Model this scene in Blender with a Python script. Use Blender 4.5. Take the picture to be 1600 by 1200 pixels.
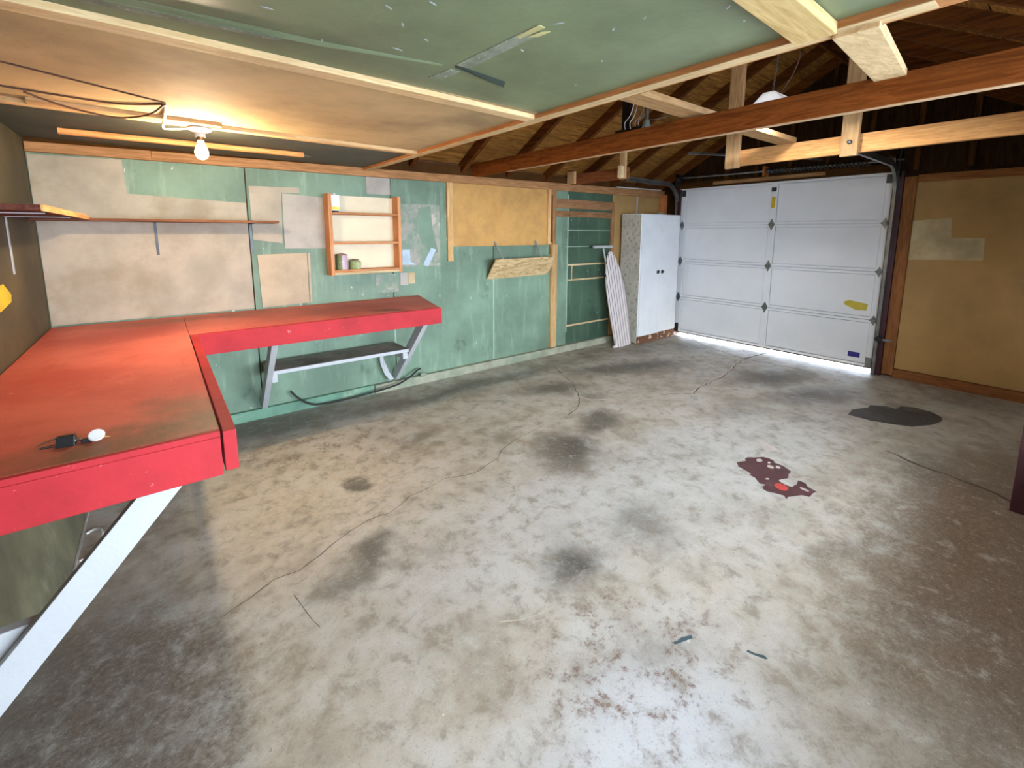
import bpy, bmesh, math, random
from mathutils import Vector, Matrix
random.seed(7)
for o in list(bpy.data.objects):
    bpy.data.objects.remove(o, do_unlink=True)
scene = bpy.context.scene
COL = scene.collection

# ------------------------------------------------------------------ camera
CAM_H = 1.56
FPX, YAW, PITCH, ROLL, PPY = 702.8, 0.6647, 0.1449, -0.0025, 466.5
cam_d = bpy.data.cameras.new('camera')
cam_d.sensor_fit = 'HORIZONTAL'
cam_d.sensor_width = 36.0
cam_d.lens = 36.0 * FPX / 1600.0
cam_d.shift_y = -(600.0 - PPY) / 1600.0
cam_d.clip_start = 0.02
cam_d.clip_end = 200
cam = bpy.data.objects.new('camera', cam_d)
COL.objects.link(cam)
sy, cy, sp, cp = math.sin(YAW), math.cos(YAW), math.sin(PITCH), math.cos(PITCH)
fw = Vector((sy * cp, cy * cp, -sp))
rt = Vector((cy, -sy, 0))
dn = fw.cross(rt)
cr, sr = math.cos(ROLL), math.sin(ROLL)
r2 = rt * cr + dn * sr
d2 = dn * cr - rt * sr
m = Matrix((r2, -d2, -fw)).transposed().to_4x4()
m.translation = Vector((0, 0, CAM_H))
cam.matrix_world = m
scene.camera = cam

# ------------------------------------------------------------------ light
scene.view_settings.view_transform = 'Standard'
scene.view_settings.look = 'None'
scene.view_settings.gamma = 1.0
scene.view_settings.use_curve_mapping = False
scene.view_settings.exposure = 0.92

world = bpy.data.worlds.new('sky')
scene.world = world
world.use_nodes = True
bg = world.node_tree.nodes['Background']
bg.inputs[0].default_value = (0.72, 0.83, 1.0, 1)
bg.inputs[1].default_value = 20.0

sun_d = bpy.data.lights.new('sun', 'SUN')
sun_d.energy = 30.0
sun_d.angle = 0.01
sun_d.color = (1.0, 0.95, 0.88)
sun = bpy.data.objects.new('sun', sun_d)
COL.objects.link(sun)
sun.rotation_euler = Vector((-0.80, -0.28, -0.62)).to_track_quat('-Z', 'Y').to_euler()
sun.location = (9, 6, 8)

# doorway and added, unseen window in the wall behind the photographer: light portals that only guide sampling of the sky
DOOR_X0, DOOR_X1, DOOR_H, WFY = 0.12, 0.88, 2.05, -0.42
WIN_X0, WIN_X1, WIN_Z0, WIN_Z1 = 1.25, 3.55, 0.60, 2.05
for (px0, px1, pz0, pz1) in ((DOOR_X0, DOOR_X1, 0, DOOR_H), (WIN_X0, WIN_X1, WIN_Z0, WIN_Z1)):
    por_d = bpy.data.lights.new('daylight_portal', 'AREA')
    por_d.shape = 'RECTANGLE'
    por_d.size = px1 - px0
    por_d.size_y = pz1 - pz0
    por_d.cycles.is_portal = True
    por = bpy.data.objects.new('daylight_portal', por_d)
    COL.objects.link(por)
    por.location = ((px0 + px1) / 2, WFY - 0.13, (pz0 + pz1) / 2)
    por.rotation_euler = (math.pi / 2, 0, 0)

BULB_W = 340.0
TUBE_E = 260.0

# ------------------------------------------------------------------ mesh helpers
class MB:
    def __init__(s):
        s.v, s.f = [], []
    def add(s, vs, fs):
        b = len(s.v)
        s.v += [Vector(v) for v in vs]
        s.f += [tuple(b + i for i in f) for f in fs]
        return s
    def hexa(s, p):      # p: bottom 4 ccw, top 4 ccw
        return s.add(p, [(3, 2, 1, 0), (4, 5, 6, 7), (0, 1, 5, 4), (1, 2, 6, 5), (2, 3, 7, 6), (3, 0, 4, 7)])
    def box(s, x0, x1, y0, y1, z0, z1):
        return s.hexa([(x0, y0, z0), (x1, y0, z0), (x1, y1, z0), (x0, y1, z0), (x0, y0, z1), (x1, y0, z1), (x1, y1, z1), (x0, y1, z1)])
    def bar(s, a, b, w, t, up=(0, 0, 1)):    # board from a to b; w across (perpendicular to up), t along up
        a, b, up = Vector(a), Vector(b), Vector(up)
        d = (b - a).normalized()
        side = d.cross(up).normalized() * (w / 2)
        u = side.cross(d).normalized() * (t / 2)
        return s.hexa([a - side - u, b - side - u, b + side - u, a + side - u, a - side + u, b - side + u, b + side + u, a + side + u])
    def prism(s, pts, off):                    # polygon extruded by off
        n = len(pts)
        off = Vector(off)
        P = [Vector(p) for p in pts]
        vs = P + [p + off for p in P]
        fs = [tuple(range(n - 1, -1, -1)), tuple(range(n, 2 * n))]
        fs += [(i, (i + 1) % n, n + (i + 1) % n, n + i) for i in range(n)]
        return s.add(vs, fs)
    def tube(s, pts, r, n=8, closed=False):
        P = [Vector(p) for p in pts]
        rings = []
        prev = None
        for i, p in enumerate(P):
            a = P[max(i - 1, 0)]
            b = P[min(i + 1, len(P) - 1)]
            d = (b - a).normalized()
            if prev is None:
                ref = Vector((0, 0, 1)) if abs(d.z) < .9 else Vector((1, 0, 0))
                u = d.cross(ref).normalized()
            else:
                u = (prev - d * prev.dot(d)).normalized()
            prev = u
            w = d.cross(u)
            rr = r[i] if isinstance(r, (list, tuple)) else r
            rings.append([p + u * (rr * math.cos(2 * math.pi * k / n)) + w * (rr * math.sin(2 * math.pi * k / n)) for k in range(n)])
        b0 = len(s.v)
        for rg in rings:
            s.v += rg
        for i in range(len(rings) - 1):
            for k in range(n):
                k2 = (k + 1) % n
                s.f.append((b0 + i * n + k, b0 + i * n + k2, b0 + (i + 1) * n + k2, b0 + (i + 1) * n + k))
        s.f.append(tuple(b0 + k for k in range(n - 1, -1, -1)))
        s.f.append(tuple(b0 + (len(rings) - 1) * n + k for k in range(n)))
        return s
    def lathe(s, c, prof, n=20, axis='Z'):     # prof: (r, h) list
        c = Vector(c)
        pts = []
        for r, h in prof:
            ring = []
            for k in range(n):
                a = 2 * math.pi * k / n
                x, y = r * math.cos(a), r * math.sin(a)
                if axis == 'Z': q = (x, y, h)
                elif axis == 'X': q = (h, x, y)
                else: q = (y, h, x)
                ring.append(c + Vector(q))
            pts.append(ring)
        b0 = len(s.v)
        for rg in pts: s.v += rg
        for i in range(len(pts) - 1):
            for k in range(n):
                k2 = (k + 1) % n
                s.f.append((b0 + i * n + k, b0 + i * n + k2, b0 + (i + 1) * n + k2, b0 + (i + 1) * n + k))
        s.f.append(tuple(b0 + k for k in range(n - 1, -1, -1)))
        s.f.append(tuple(b0 + (len(pts) - 1) * n + k for k in range(n)))
        return s
    def sweep(s, pts, prof, up):               # prof: 2D closed outline (side, up)
        P = [Vector(p) for p in pts]
        n = len(prof)
        b0 = len(s.v)
        side = Vector(up)
        for i, p in enumerate(P):
            a = P[max(i - 1, 0)]
            b = P[min(i + 1, len(P) - 1)]
            d = (b - a).normalized()
            w = d.cross(side).normalized()
            s.v += [p + side * q[0] + w * q[1] for q in prof]
        for i in range(len(P) - 1):
            for k in range(n):
                k2 = (k + 1) % n
                s.f.append((b0 + i * n + k, b0 + i * n + k2, b0 + (i + 1) * n + k2, b0 + (i + 1) * n + k))
        s.f.append(tuple(b0 + k for k in range(n - 1, -1, -1)))
        s.f.append(tuple(b0 + (len(P) - 1) * n + k for k in range(n)))
        return s

def root_of(o):
    t = Vector((0, 0, 0))
    while o:
        t += o.location
        o = o.parent
    return t

def obj(name, mb, mat, parent=None, bevel=0, smooth=False, label=None):
    if parent is None:
        xs = [v.x for v in mb.v]; ys = [v.y for v in mb.v]; zs = [v.z for v in mb.v]
        org = Vector(((min(xs) + max(xs)) / 2, (min(ys) + max(ys)) / 2, min(zs)))
    else:
        org = root_of(parent)
    me = bpy.data.meshes.new(name)
    me.from_pydata([v - org for v in mb.v], [], mb.f)
    bm = bmesh.new()
    bm.from_mesh(me)
    bmesh.ops.recalc_face_normals(bm, faces=bm.faces)
    bm.to_mesh(me)
    bm.free()
    if smooth:
        for p in me.polygons: p.use_smooth = True
    o = bpy.data.objects.new(name, me)
    COL.objects.link(o)
    if parent is None: o.location = org
    else: o.parent = parent
    me.materials.append(mat)
    if bevel:
        bv = o.modifiers.new('bevel', 'BEVEL')
        bv.width = bevel
        bv.segments = 2
        bv.limit_method = 'ANGLE'
    if smooth:
        try:
            me.set_sharp_from_angle(angle=math.radians(40))
        except Exception:
            pass
    if label: o['label'] = label
    return o

def thing(name, label, cat, loc, group=None):
    o = bpy.data.objects.new(name, None)
    COL.objects.link(o)
    o.location = loc
    o.empty_display_size = .1
    tag(o, label, cat, group)
    return o

def tag(o, label, cat, group=None):
    o['label'] = label
    o['category'] = cat
    if group: o['group'] = group
    return o

def struct(o, label=None):
    o['kind'] = 'structure'
    if label: o['label'] = label
    return o

# ------------------------------------------------------------------ materials
def lin(c):
    return tuple(((x / 255) / 12.92 if x / 255 <= 0.04045 else ((x / 255 + 0.055) / 1.055) ** 2.4) for x in c) + (1,)

class NT:
    def __init__(s, name):
        s.m = bpy.data.materials.new(name)
        s.m.use_nodes = True
        s.t = s.m.node_tree
        s.b = s.t.nodes['Principled BSDF']
        s.co = None
    def n(s, typ, **kw):
        x = s.t.nodes.new(typ)
        for k, v in kw.items(): setattr(x, k, v)
        return x
    def link(s, a, b): s.t.links.new(a, b)
    def coord(s):
        if not s.co: s.co = s.n('ShaderNodeTexCoord').outputs['Object']
        return s.co
    def mapping(s, src=None, scale=(1, 1, 1), loc=(0, 0, 0), rot=(0, 0, 0), typ='POINT'):
        mp = s.n('ShaderNodeMapping', vector_type=typ)
        mp.inputs['Location'].default_value = loc
        mp.inputs['Rotation'].default_value = rot
        mp.inputs['Scale'].default_value = scale
        s.link(src or s.coord(), mp.inputs['Vector'])
        return mp.outputs[0]
    def noise(s, vec=None, scale=5, detail=4, rough=.55, dist=0, color=False):
        x = s.n('ShaderNodeTexNoise')
        x.inputs['Scale'].default_value = scale
        x.inputs['Detail'].default_value = detail
        x.inputs['Roughness'].default_value = rough
        x.inputs['Distortion'].default_value = dist
        s.link(vec or s.coord(), x.inputs['Vector'])
        return x.outputs['Color' if color else 'Fac']
    def ramp(s, fac, lo, hi, a=0.0, b=1.0, smooth=True):
        x = s.n('ShaderNodeMapRange')
        x.interpolation_type = 'SMOOTHSTEP' if smooth else 'LINEAR'
        x.inputs[1].default_value = lo
        x.inputs[2].default_value = hi
        x.inputs[3].default_value = a
        x.inputs[4].default_value = b
        s.link(fac, x.inputs[0])
        return x.outputs[0]
    def math(s, op, a, b):
        x = s.n('ShaderNodeMath', operation=op)
        for i, q in enumerate((a, b)):
            if isinstance(q, (int, float)): x.inputs[i].default_value = q
            else: s.link(q, x.inputs[i])
        return x.outputs[0]
    def mix(s, fac, a, b, mode='MIX'):
        x = s.n('ShaderNodeMix', data_type='RGBA', blend_type=mode)
        if isinstance(fac, (int, float)): x.inputs[0].default_value = fac
        else: s.link(fac, x.inputs[0])
        for i, q in ((6, a), (7, b)):
            if isinstance(q, tuple): x.inputs[i].default_value = q
            else: s.link(q, x.inputs[i])
        return x.outputs[2]
    def done(s, col, rough=.7, bump=None, bs=.2, metal=0, spec=None):
        if isinstance(col, tuple): s.b.inputs['Base Color'].default_value = col
        else: s.link(col, s.b.inputs['Base Color'])
        if isinstance(rough, (int, float)): s.b.inputs['Roughness'].default_value = rough
        else: s.link(rough, s.b.inputs['Roughness'])
        s.b.inputs['Metallic'].default_value = metal
        if spec is not None: s.b.inputs['Specular IOR Level'].default_value = spec
        if bump is not None:
            bn = s.n('ShaderNodeBump')
            bn.inputs['Strength'].default_value = bs
            bn.inputs['Distance'].default_value = .01
            s.link(bump, bn.inputs['Height'])
            s.link(bn.outputs[0], s.b.inputs['Normal'])
        return s.m

_cache = {}
def wood(c1, c2, axis='X', rough=.75, key=''):
    k = (c1, c2, axis, rough, key)
    if k in _cache: return _cache[k]
    t = NT('wood_' + axis.lower())
    sc = {'X': (1.2, 14, 14), 'Y': (14, 1.2, 14), 'Z': (14, 14, 1.2)}[axis]
    v = t.mapping(scale=sc)
    oi = t.n('ShaderNodeObjectInfo')
    vv = t.n('ShaderNodeVectorMath', operation='ADD')
    t.link(v, vv.inputs[0]); 
    sc2 = t.n('ShaderNodeVectorMath', operation='SCALE')
    sc2.inputs[0].default_value = (31, 17, 23)
    t.link(oi.outputs['Random'], sc2.inputs['Scale'])
    t.link(sc2.outputs[0], vv.inputs[1])
    g = t.noise(vv.outputs[0], 3.0, 6, .6, 1.2)
    g2 = t.noise(vv.outputs[0], 11.0, 3, .6)
    big = t.noise(scale=2.3, detail=3)
    col = t.mix(t.ramp(g, .3, .7), lin(c1), lin(c2))
    col = t.mix(t.ramp(g2, .55, .75, 0, .35), col, lin(tuple(x * .6 for x in c2)))
    col = t.mix(t.ramp(big, .45, .75, 0, .35), col, lin(tuple(x * .75 for x in c1)))
    hs = t.n('ShaderNodeHueSaturation')
    t.link(col, hs.inputs['Color'])
    t.link(t.ramp(oi.outputs['Random'], 0, 1, .82, 1.12, False), hs.inputs['Value'])
    mm = t.done(hs.outputs[0], rough, g, .15, spec=.12)
    _cache[k] = mm
    return mm

def paint(name, c, rough=.6, var=.25, wear=None, wear_amt=.62, scale=3.0, bs=.08, dirt=None, dirt_amt=.6, spec=None):
    t = NT(name)
    a = t.noise(scale=scale, detail=6, rough=.6)
    dk = tuple(x * (1 - var) for x in c)
    col = t.mix(t.ramp(a, .3, .75), lin(c), lin(dk))
    if dirt:
        d = t.noise(t.mapping(loc=(3.1, 7.7, 1.3)), scale * .7, 7, .65)
        col = t.mix(t.ramp(d, dirt_amt - .08, dirt_amt + .14, 0, .85), col, lin(dirt))
    if wear:
        w = t.noise(t.mapping(loc=(11.3, 2.7, 5.1)), scale * 6, 5, .7, .6)
        col = t.mix(t.ramp(w, wear_amt, wear_amt + .04), col, lin(wear))
    f = t.noise(scale=60, detail=3)
    return t.done(col, rough, f, bs, spec=spec)

def flat(name, c, rough=.5, metal=0, var=.1):
    t = NT(name)
    a = t.noise(scale=8, detail=3)
    col = t.mix(t.ramp(a, .3, .7), lin(c), lin(tuple(x * (1 - var) for x in c)))
    return t.done(col, rough, metal=metal)

W_TAN = ((226, 186, 130), (196, 148, 92))
W_PALE = ((232, 206, 160), (205, 172, 122))
W_ORANGE = ((198, 128, 74), (165, 98, 52))
W_RED = ((128, 72, 42), (88, 44, 24))
W_DARK = ((92, 58, 20), (58, 34, 8))
W_PLATE = ((186, 138, 92), (150, 104, 64))
M_DARKWOOD = wood(*W_DARK, 'X')

# concrete floor -----------------------------------------------------------
def floor_material():
    t = NT('concrete_floor')
    P = t.n('ShaderNodeNewGeometry').outputs['Position']
    nz = t.noise(P, 2.2, 5, .6, color=True)
    ctr = t.n('ShaderNodeVectorMath', operation='SUBTRACT')
    t.link(nz, ctr.inputs[0]); ctr.inputs[1].default_value = (.5, .5, .5)
    scl = t.n('ShaderNodeVectorMath', operation='SCALE')
    t.link(ctr.outputs[0], scl.inputs[0]); scl.inputs['Scale'].default_value = .45
    D = t.n('ShaderNodeVectorMath', operation='ADD')
    t.link(P, D.inputs[0]); t.link(scl.outputs[0], D.inputs[1])
    D = D.outputs[0]
    big = t.noise(P, .8, 5, .6)
    mid = t.noise(P, 3.0, 7, .65)
    fine = t.noise(P, 22, 6, .75)
    grit = t.noise(P, 48, 5, .72)
    blot = t.noise(P, 9.0, 7, .72, .3)
    speck = t.noise(P, 70, 4, .8)
    def mask(x, y, a, b, rot=0, soft=.0, src=None):
        v = t.mapping(src or D, scale=(a, b, 1000), loc=(x, y, 0), rot=(0, 0, rot), typ='TEXTURE')
        ln = t.n('ShaderNodeVectorMath', operation='LENGTH')
        t.link(v, ln.inputs[0])
        return t.ramp(ln.outputs['Value'], soft, 1.0, 1, 0)
    col = t.mix(t.ramp(big, .35, .68), lin((206, 188, 166)), lin((184, 165, 140)))
    col = t.mix(t.ramp(mid, .42, .68, 0, .75), col, lin((216, 204, 188)))
    col = t.mix(t.ramp(mid, .50, .30, 0, .45), col, lin((142, 124, 104)))
    col = t.mix(t.math('MULTIPLY', mask(3.2, .0, 2.2, .8, .08, .3), .85), col, lin((108, 80, 54)))  # brown residue at the right, darkened further to carry shade
    col = t.mix(t.math('MULTIPLY', mask(-.35, 1.7, .55, 1.1, 0, .3), .7), col, lin((112, 98, 82)))  # dark residue at the left, with the bench's shade painted in
    # paler, warmer tone towards the bench side
    col = t.mix(t.math('MULTIPLY', mask(.75, 2.75, 1.1, 1.1, 0, 0), t.ramp(fine, .35, .62, .1, .8)), col, lin((230, 208, 174)))
    # greyer paler wear in the middle lane
    col = t.mix(t.math('MULTIPLY', mask(2.6, 1.5, 3.2, .8, -.12, .2), .55), col, lin((208, 202, 194)))
    col = t.mix(t.math('MULTIPLY', mask(1.0, .6, .9, .6, 0, .1), .7), col, lin((216, 212, 212)))  # doorway daylight on the near floor, painted as a paler patch
    # old red paint residue near the doorway
    res = t.math('MULTIPLY', t.ramp(grit, .48, .58), t.ramp(blot, .47, .60, 0, .9))
    col = t.mix(t.math('MULTIPLY', res, mask(1.25, .85, .62, .42, -.6, .3)), col, lin((118, 62, 62)))
    col = t.mix(t.math('MULTIPLY', res, mask(.75, 3.35, .8, .45, 0, .2)), col, lin((112, 66, 48)))
    res2 = t.math('MULTIPLY', t.ramp(grit, .40, .62, .2, .9), t.ramp(blot, .36, .62))
    col = t.mix(t.math('MULTIPLY', res2, mask(3.0, .10, 1.9, .85, .1, .35)), col, lin((104, 66, 46)))
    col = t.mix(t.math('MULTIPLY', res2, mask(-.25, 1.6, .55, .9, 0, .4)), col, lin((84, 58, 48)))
    col = t.mix(t.ramp(blot, .52, .70, 0, .50), col, lin((140, 120, 98)))
    col = t.mix(t.ramp(blot, .46, .30, 0, .45), col, lin((218, 208, 194)))
    # dark oily stains, plus painted shade along the wall foot: x, y, a, b, rot, strength
    for (x, y, a, b, r, k, soft) in [
        (2.22, 2.18, .50, .36, .5, .9, .2), (2.80, 2.38, .34, .24, .3, .85, .2), (1.42, 1.36, .28, .24, .2, .9, .1),
        (.72, 2.02, .27, .14, .6, .8, .1), (.50, 1.90, .22, .14, .3, .6, .1), (.83, 2.66, .13, .12, 0, .8, .55),
        (1.45, 2.98, .30, .16, .4, .6, .0), (3.05, 3.18, .55, .30, -.3, .85, .1), (3.9, 3.3, .65, .28, -.5, .75, .0), (4.5, 3.05, .75, .34, -.4, .85, .1),
        (5.75, 3.3, .45, .5, 0, .7, .0), (5.2, 1.95, .75, .30, -.3, .85, .1), (4.9, 1.5, .8, .32, -.4, .8, .0),
        (1.95, 1.32, .34, .24, .2, .62, .0), (3.9, 1.75, .5, .2, -.3, .4, 0), (5.0, 3.6, .6, .3, 0, .5, 0), (4.0, .55, .5, .22, .2, .4, 0),
        (2.3, 3.75, 2.2, .20, -.02, .7, .0), (.6, 3.95, .9, .35, 0, .7, .2), (3.6, 3.85, .6, .18, 0, .5, 0), (5.9, .55, .5, .6, 0, .5, 0),  # long entries beside the wall and under the bench paint shade
        (3.2, 2.75, .25, .2, 0, .55, 0), (2.0, 2.6, .2, .12, .3, .4, 0), (2.55, .6, .35, .14, -.3, .35, 0)]:
        f = t.math('MULTIPLY', mask(x, y, a, b, r, soft), t.math('MULTIPLY', t.ramp(blot, .30, .52, .55, 1), t.ramp(mid, .28, .56, k * .6, k)))
        col = t.mix(f, col, lin((56, 48, 40)))
    # pale scuffs
    for (x, y, a, b, r, k) in [(5.45, .72, .5, .2, -.5, .7), (2.68, .88, .25, .12, .3, .5), (4.13, 3.95, .3, .08, 0, .5), (5.6, 1.3, .35, .2, 0, .45)]:
        col = t.mix(t.math('MULTIPLY', mask(x, y, a, b, r, .2), k), col, lin((196, 188, 168)))
    col = t.mix(t.ramp(grit, .55, .72, 0, .45), col, lin((98, 88, 76)))
    col = t.mix(t.ramp(grit, .45, .30, 0, .45), col, lin((210, 203, 188)))
    col = t.mix(t.ramp(speck, .66, .74, 0, .5), col, lin((90, 78, 66)))
    pit = t.noise(t.mapping(P, rot=(0, 0, .6), scale=(1, 1.8, 1)), 110, 3, .7)
    col = t.mix(t.ramp(pit, .60, .70, 0, .55), col, lin((104, 92, 80)))
    col = t.mix(t.ramp(pit, .42, .32, 0, .40), col, lin((226, 218, 206)))
    chips = t.noise(P, 34, 1, .4)
    col = t.mix(t.ramp(chips, .80, .83), col, lin((225, 220, 208)))
    col = t.mix(t.ramp(blot, .44, .68, 0, .5), col, lin((150, 134, 112)))
    col = t.mix(t.ramp(t.noise(P, 1.7, 6, .7), .54, .70, 0, .45), col, lin((124, 108, 88)))
    col = t.mix(1.0, col, (.74, .81, .85, 1), 'MULTIPLY')
    rough = t.ramp(mid, .3, .7, .66, .48)
    h = t.math('ADD', t.math('MULTIPLY', fine, .6), t.math('MULTIPLY', speck, .3))
    return t.done(col, rough, h, .25, spec=.35)

M_FLOOR = floor_material()
M_CRACK = flat('crack_dirt', (88, 76, 62), .9)
M_CRACK_L = flat('crack_filler', (196, 186, 168), .9)

def green_paint(name, c):
    t = NT(name)
    a = t.noise(scale=1.6, detail=6, rough=.6)
    streak = t.noise(t.mapping(scale=(6, 6, .7)), 2.5, 6, .65)
    col = t.mix(t.ramp(a, .3, .7), lin(c), lin(tuple(x * .80 for x in c)))
    col = t.mix(t.ramp(streak, .52, .72, 0, .5), col, lin((c[0] + 32, c[1] + 26, c[2] + 26)))
    dark = t.noise(t.mapping(loc=(5, 5, 9)), 2.1, 7, .7)
    col = t.mix(t.ramp(dark, .60, .72, 0, .6), col, lin((52, 66, 56)))
    chip = t.noise(t.mapping(loc=(1, 8, 3), scale=(1, 1, .55)), 20, 3, .6, .5)
    col = t.mix(t.ramp(chip, .715, .735), col, lin((196, 200, 186)))
    return t.done(col, .55, t.noise(scale=45, detail=3), .06, spec=.3)
M_GREEN = green_paint('green_wall_paint', (128, 154, 128))
M_GREEN_D = green_paint('dark_green_wall_paint', (76, 102, 80))
M_CEIL_G = paint('green_ceiling_paint', (132, 142, 104), .42, .2, wear=(208, 210, 188), wear_amt=.74, scale=2.0, dirt=(104, 112, 82), dirt_amt=.55, spec=.35)
M_CEIL_B = paint('brown_ceiling_hardboard', (212, 180, 130), .8, .22, wear=(216, 196, 158), wear_amt=.75, scale=1.6, dirt=(150, 122, 86), dirt_amt=.62, spec=.15)
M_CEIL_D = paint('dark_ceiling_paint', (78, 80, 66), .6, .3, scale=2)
M_PLASTER = paint('grey_drywall', (184, 172, 150), .85, .14, wear=(110, 100, 86), wear_amt=.74, scale=3.0, dirt=(154, 140, 116), dirt_amt=.54)
M_CARD = paint('cardboard_sheet', (190, 172, 142), .9, .12, wear=(132, 112, 86), wear_amt=.75, scale=4)
M_GREYCARD = paint('grey_sheet', (178, 172, 158), .9, .12, scale=5, wear=(130, 124, 112), wear_amt=.72)
M_OLIVE = paint('olive_hardboard', (92, 80, 50), .7, .3, scale=2.4, dirt=(66, 58, 38), dirt_amt=.52, wear=(134, 122, 90), wear_amt=.76)
M_OLIVE_LITE = paint('olive_grey_sheet', (120, 116, 88), .7, .3, scale=3.5, dirt=(150, 148, 122), dirt_amt=.56)
M_TANBOARD = paint('tan_hardboard', (186, 146, 86), .75, .15, scale=1.6, dirt=(152, 118, 72), dirt_amt=.6, wear=(186, 160, 118), wear_amt=.78)
M_PARTICLE = paint('particle_board', (208, 158, 88), .8, .14, scale=5, wear=(178, 128, 66), wear_amt=.66, dirt=(190, 138, 72), dirt_amt=.6)
M_PATCH = paint('filler_patch', (206, 186, 142), .85, .15, scale=6, dirt=(176, 150, 104), dirt_amt=.58)
M_CURB = paint('concrete_curb', (172, 172, 146), .85, .2, scale=5, dirt=(128, 140, 116), dirt_amt=.52)
M_CURB_G = paint('painted_curb', (112, 156, 128), .7, .2, scale=4, dirt=(160, 176, 150), dirt_amt=.62)
M_PAPER_BLUE = flat('pale_blue_tape', (186, 204, 212), .7)
M_WORN = None

def worn_patch():
    t = NT('scuffed_bare_patch')
    a = t.noise(scale=6, detail=7, rough=.7)
    b = t.noise(t.mapping(loc=(4, 1, 2)), 4, 6, .7)
    col = t.mix(t.ramp(a, .42, .6), lin((164, 160, 144)), lin((126, 146, 124)))
    col = t.mix(t.ramp(b, .56, .66, 0, .8), col, lin((206, 188, 170)))
    c = t.noise(t.mapping(loc=(9, 3, 4)), 9, 5, .6)
    col = t.mix(t.ramp(c, .66, .72), col, lin((72, 70, 64)))
    return t.done(col, .85, a, .1)
M_WORN = worn_patch()

def red_top():
    t = NT('worn_red_bench_paint')
    P = t.n('ShaderNodeNewGeometry').outputs['Position']
    a = t.noise(P, 2.0, 6, .6)
    g = t.noise(t.mapping(P, scale=(1, .35, 1)), 7, 7, .7)
    col = t.mix(t.ramp(a, .35, .65), lin((214, 108, 88)), lin((194, 82, 66)))
    col = t.mix(t.ramp(g, .52, .68, 0, .8), col, lin((192, 80, 62)))
    nz = t.noise(P, 3, 5, .6, color=True)
    s1 = t.n('ShaderNodeVectorMath', operation='SUBTRACT'); t.link(nz, s1.inputs[0]); s1.inputs[1].default_value = (.5, .5, .5)
    s2 = t.n('ShaderNodeVectorMath', operation='SCALE'); t.link(s1.outputs[0], s2.inputs[0]); s2.inputs['Scale'].default_value = .5
    s3 = t.n('ShaderNodeVectorMath', operation='ADD'); t.link(P, s3.inputs[0]); t.link(s2.outputs[0], s3.inputs[1])
    def mask(x, y, ax, by, soft):
        v = t.mapping(s3.outputs[0], scale=(ax, by, 1000), loc=(x, y, 0), typ='TEXTURE')
        ln = t.n('ShaderNodeVectorMath', operation='LENGTH'); t.link(v, ln.inputs[0])
        return t.ramp(ln.outputs['Value'], soft, 1, 1, 0)
    for (x, y, ax, by, k) in [(-.05, 1.72, .55, .22, .95), (.05, 1.95, .2, .3, .6), (.3, 4.02, 1.0, .22, .55)]:
        col = t.mix(t.math('MULTIPLY', mask(x, y, ax, by, .2), t.ramp(g, .3, .55, k * .5, k)), col, lin((112, 82, 52)))
    col = t.mix(t.math('MULTIPLY', mask(1.25, 3.75, .9, .35, .2), .6), col, lin((136, 58, 46)))
    col = t.mix(t.math('MULTIPLY', mask(1.42, 3.48, .24, .12, .1), .85), col, lin((44, 34, 28)))
    sc = t.noise(P, 26, 3, .6, .8)
    col = t.mix(t.ramp(sc, .72, .75), col, lin((216, 150, 124)))
    return t.done(col, .5, t.noise(P, 40, 4), .1, spec=.35)
M_REDTOP = red_top()
M_RED = paint('red_gloss_paint', (178, 46, 50), .6, .14, scale=5, wear=(236, 130, 128), wear_amt=.67, dirt=(162, 34, 38), dirt_amt=.6, spec=.18)
M_WHITE = paint('white_gloss_paint', (182, 183, 182), .5, .05, scale=3, dirt=(176, 176, 172), dirt_amt=.64)
M_GREYTOP = paint('dusty_grey_shelf', (156, 152, 138), .8, .2, scale=4, dirt=(92, 88, 78), dirt_amt=.55)
M_DOORW = paint('white_door_steel', (234, 235, 234), .45, .04, scale=1.5, dirt=(224, 227, 230), dirt_amt=.6)
M_CABW = paint('white_cabinet_paint', (236, 238, 238), .5, .05, scale=2, dirt=(220, 224, 226), dirt_amt=.62)
M_STEEL = flat('galvanised_steel', (150, 154, 152), .38, .85, .2)
M_STEEL_D = flat('dull_dark_steel', (86, 88, 88), .45, .8, .25)
M_CHROME = flat('chrome', (220, 220, 220), .15, 1)
M_BLACK = flat('black_plastic', (24, 24, 25), .4)
M_RUBBER = flat('dark_rubber', (46, 42, 38), .8)
M_BROWNCORD = flat('brown_cord', (92, 54, 30), .6)
M_WHITEPL = flat('white_plastic', (232, 230, 222), .35)
M_PORC = flat('white_porcelain', (236, 232, 220), .25)
M_MAROON = paint('dark_maroon_paint', (66, 24, 30), .5, .2, scale=3)
M_SPILL = paint('dried_maroon_paint', (84, 48, 48), .45, .2, scale=12, dirt=(112, 84, 80), dirt_amt=.62)
M_SPILLRED = flat('bright_red_paint', (196, 70, 62), .4)
M_BARE = flat('bare_concrete_fleck', (196, 186, 176), .8)
M_OIL = paint('dark_oil', (66, 64, 60), .6, .3, scale=7, dirt=(88, 86, 80), dirt_amt=.55)
M_YELLOW = flat('yellow_paper', (222, 190, 40), .6)
M_YELLOW2 = flat('faded_yellow_sticker', (206, 184, 62), .6)
M_BLUEST = flat('navy_blue_sticker', (44, 40, 128), .5)
M_TEAL = flat('teal_paint', (66, 86, 90), .9)
M_ROOFWOOD = wood((172, 120, 56), (112, 70, 26), 'X', key='roof')

# ------------------------------------------------------------------ the setting
YW, XL, XD = 4.19, -0.605, 6.25
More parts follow.
